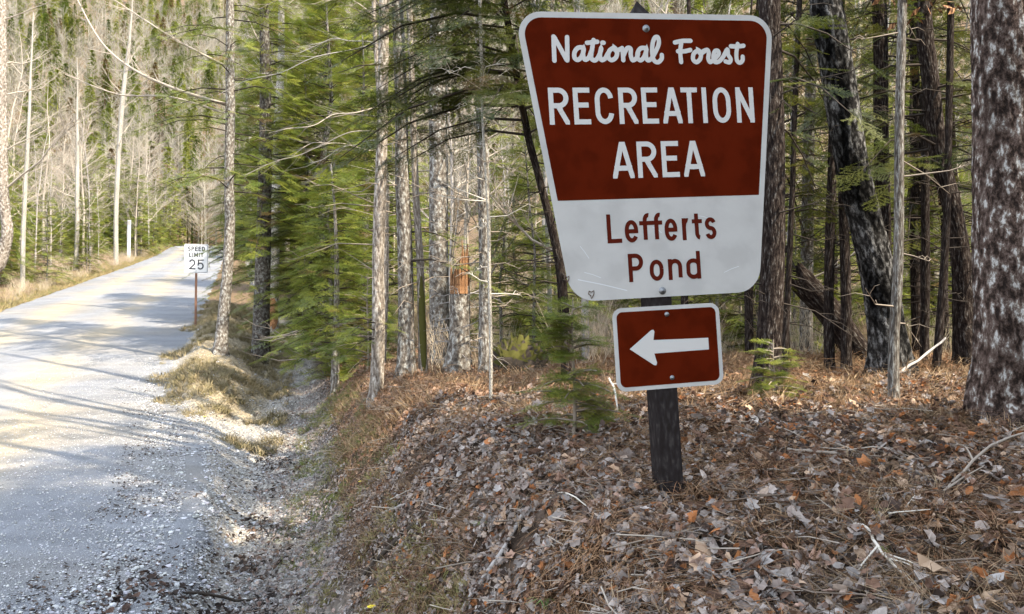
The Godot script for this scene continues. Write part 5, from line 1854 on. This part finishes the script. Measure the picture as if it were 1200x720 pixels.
	for s in [[4.6, 0.3, 0.95], [6.3, -0.6, 1.3], [8.4, -2.2, 1.25], [5.2, -3.0, 1.1], [10.0, -3.4, 1.25], [7.2, -4.6, 1.2], [11.5, -5.2, 1.25], [3.6, -2.2, 0.85], [9.2, -7.0, 1.2], [13.5, -6.8, 1.3], [3.4, 0.2, 0.55]]:
		plant(spire[rng.randi() % 3], "tall_evergreen", s[0], s[1], s[2], "tall evergreen on the near bank right of the viewer", "evergreen", "evergreens right of the viewer")
	for a in [tall, thin, small, spire, pole]:
		for o in a:
			o.free()
	# the wooded hill that closes the valley
	rng.seed = 870
	var bare_mesh := merged_bare(871)
	var bare_mesh_b := merged_bare(872)
	var fir_mesh := merged_fir(873)
	var hill := root_at("hillside_forest", Vector3.ZERO)
	tag(hill, "leafless hardwoods and dark evergreens covering the far hillside", "forest", "", "stuff")
	var w := [[], [], []]
	var c := [PackedColorArray(), PackedColorArray(), PackedColorArray()]
	for n in 3400:
		var d := lerpf(112.0, 330.0, rng.randf())
		var x := rng.randf_range(-0.85, 0.3) * d
		var xr := look(tab_xr, d)
		if d < 119.0 and x > xr - ROAD_W - 1.5 and x < xr + 1.5:
			continue
		var k := 2 if rng.randf() < 0.32 + 0.5 * patch.get_noise_2d(x * 0.5, d * 0.5) else rng.randi() % 2
		var s := rng.randf_range(0.75, 1.3)
		w[k].push_back(Transform3D(Basis(Vector3.UP, rng.randf() * TAU).scaled(Vector3(s, s * rng.randf_range(0.85, 1.2), s)), on_ground(x, d, -0.2)))
		if k == 2:
			c[k].push_back(green())
		else:
			var v := rng.randf_range(0.75, 1.2)
			c[k].push_back(Color(0.29 * v, 0.26 * v, 0.205 * v))
	scatter("bare_trees", bare_mesh, M.tinted, w[0], c[0], hill)
	scatter("bare_trees", bare_mesh_b, M.tinted, w[1], c[1], hill)
	scatter("evergreens", fir_mesh, M.needles, w[2], c[2], hill)
	# low brush
	rng.seed = 880
	var bm := buf()
	for k in 26:
		var a := rng.randf() * TAU
		var o := Vector3(rng.randf_range(-0.35, 0.35), -0.03, rng.randf_range(-0.35, 0.35))
		var dd := Vector3(cos(a) * 0.5, 1.0, sin(a) * 0.5).normalized()
		limb(bm, o, dd, rng.randf_range(0.5, 1.2), 0.007, 3, 3)
		for j in 3:
			limb(bm, limb_at(o, dd, 0.8, rng.randf_range(0.3, 0.9)), (dd + Vector3(rng.randf_range(-1, 1), 0.2, rng.randf_range(-1, 1)) * 0.7).normalized(), rng.randf_range(0.2, 0.5), 0.004, 2, 3)
	var where := []
	var tints := PackedColorArray()
	for n in 1500:
		var d := 0.0
		var x := 0.0
		if n < 800:
			d = rng.randf_range(20.0, 112.0)
			x = look(tab_xr, d) - ROAD_W - 1.1 - 14.0 * pow(rng.randf(), 1.4)
		else:
			d = rng.randf_range(8.5, 40.0)
			x = look(tab_xc, d) + 0.4 + rng.randf() * (0.9 * d + 2.0)
		var s := rng.randf_range(0.5, 1.3) * (0.55 if n < 800 else (1.0 if d > 14.0 else 0.6))
		where.push_back(Transform3D(Basis(Vector3.UP, rng.randf() * TAU).scaled(Vector3(s, s, s)), on_ground(x, d)))
		tints.push_back(Color(0.30, 0.21, 0.14).lerp(Color(0.44, 0.38, 0.27), rng.randf()))
	tag(scatter("undergrowth", bm.mesh(), M.tinted, where, tints, self), "low leafless brush along the verge and under the trees", "undergrowth", "", "stuff")

func merged_bare(sd: int) -> ArrayMesh:
	rng.seed = sd
	var b := buf()
	var pts := simple_path(12.0, 0.05)
	var rad := PackedFloat32Array()
	for k in pts.size():
		rad.push_back(lerpf(0.07, 0.02, k / 6.0))
	b.tube(pts, rad, 5)
	for k in 26:
		var t := lerpf(0.15, 0.98, k / 26.0)
		var o := path_at(pts, 12.0 * t)
		var a := rng.randf() * TAU
		var d := Vector3(cos(a), rng.randf_range(0.4, 1.3), sin(a)).normalized()
		var l := 3.8 * (1.0 - 0.65 * t)
		b.tube(PackedVector3Array([o, limb_at(o, d, l, 0.5), limb_at(o, d, l, 1.0)]), PackedFloat32Array([0.026, 0.017, 0.008]), 3)
		for j in 12:
			var p := limb_at(o, d, l, rng.randf_range(0.2, 1.0))
			var d2 := (d + Vector3(rng.randf_range(-1, 1), rng.randf_range(-0.3, 0.8), rng.randf_range(-1, 1)) * 0.8).normalized()
			b.tube(PackedVector3Array([p, p + d2 * l * rng.randf_range(0.25, 0.55)]), PackedFloat32Array([0.014, 0.006]), 3)
	return b.mesh()

func merged_fir(sd: int) -> ArrayMesh:
	rng.seed = sd
	var b := buf()
	b.tube(PackedVector3Array([Vector3(0, 0, 0), Vector3(0, 12.5, 0)]), PackedFloat32Array([0.15, 0.02]), 5)
	for k in 620:
		var t := pow(rng.randf(), 0.85)
		var y := lerpf(1.0, 12.8, t)
		var a := rng.randf() * TAU
		var r := (2.3 * (1.0 - t) + 0.12) * sqrt(rng.randf_range(0.15, 1.0))
		var d := Vector3(cos(a), -0.25, sin(a))
		var o := Vector3(cos(a) * r, y - 0.25 * r, sin(a) * r)
		var wv := Vector3(-d.z, rng.randf_range(-0.3, 0.3), d.x) * rng.randf_range(0.08, 0.2)
		var nn := (d * 0.7 + Vector3.UP).normalized()
		b.face(o - wv, o + wv, o + d * rng.randf_range(0.3, 0.7), nn)
	return b.mesh()

# ------------------------------------------------------------------ the scene
func _ready() -> void:
	# camera
	var cam := Camera3D.new()
	cam.name = "camera"
	cam.fov = 43.603
	cam.near = 0.05
	cam.far = 3000.0
	cam.position = Vector3(0, 1.55, 0)
	cam.rotation_degrees = Vector3(1.909, 0, 0)
	add_child(cam)
	# sky and exposure
	var env := Environment.new()
	env.background_mode = Environment.BG_SKY
	var sky_mat := ProceduralSkyMaterial.new()
	sky_mat.sky_top_color = Color(0.68, 0.73, 0.81)
	sky_mat.sky_horizon_color = Color(0.91, 0.92, 0.93)
	sky_mat.sky_curve = 0.12
	sky_mat.ground_bottom_color = Color(0.25, 0.22, 0.18)
	sky_mat.ground_horizon_color = Color(0.6, 0.6, 0.58)
	sky_mat.sky_energy_multiplier = 1.35
	var sky := Sky.new()
	sky.sky_material = sky_mat
	env.sky = sky
	env.tonemap_mode = Environment.TONE_MAPPER_LINEAR
	env.tonemap_exposure = 3.35
	env.sdfgi_enabled = true
	env.ssao_enabled = true
	env.ssil_enabled = true
	var we := WorldEnvironment.new()
	we.name = "world_environment"
	we.environment = env
	add_child(we)
	# sun: high on the right, a little behind the photographer
	var sun := DirectionalLight3D.new()
	sun.name = "sun"
	sun.light_energy = 1.5
	sun.light_color = Color(1.0, 0.955, 0.88)
	sun.light_angular_distance = 0.5
	sun.shadow_enabled = true
	var to_sun := Vector3(0.84 * 0.68, 0.733, 0.54 * 0.68)
	sun.look_at_from_position(to_sun * 50.0, Vector3.ZERO, Vector3.UP)
	add_child(sun)

	bump.seed = 5
	bump.frequency = 0.1
	bump.fractal_octaves = 3
	patch.seed = 9
	patch.frequency = 0.05
	patch.fractal_octaves = 3
	make_tables()
	make_materials()
	spray_fine = [make_spray(16, 0.052, 0.013, 0.022, 41, 1.0), make_spray(13, 0.055, 0.013, 0.024, 45, 1.4)]
	spray_mid = [make_spray(12, 0.07, 0.02, 0.036, 42, 1.0), make_spray(9, 0.075, 0.02, 0.038, 46, 1.5)]
	spray_coarse = [make_spray(10, 0.11, 0.035, 0.07, 43, 1.2)]
	leaf_meshes = [make_leaf(51, 0.0, 0.1, 0.3, 0.3), make_leaf(52, 0.0, 1.6, 0.4, 0.28), make_leaf(53, 0.7, 0.9, 0.35, 0.42), make_leaf(54, 0.3, 2.6, 0.7, 0.25), make_leaf(55, 0.5, 0.1, 0.9, 0.34)]
	# setting
	var floor_node := build_ground()
	build_road()
	# things
	build_sign()
	build_speed_sign()
	build_heroes()
	build_understory()
	build_woods()
	build_gravel()
	build_litter(floor_node)
	build_grass()
	build_sticks()
	build_flowers()
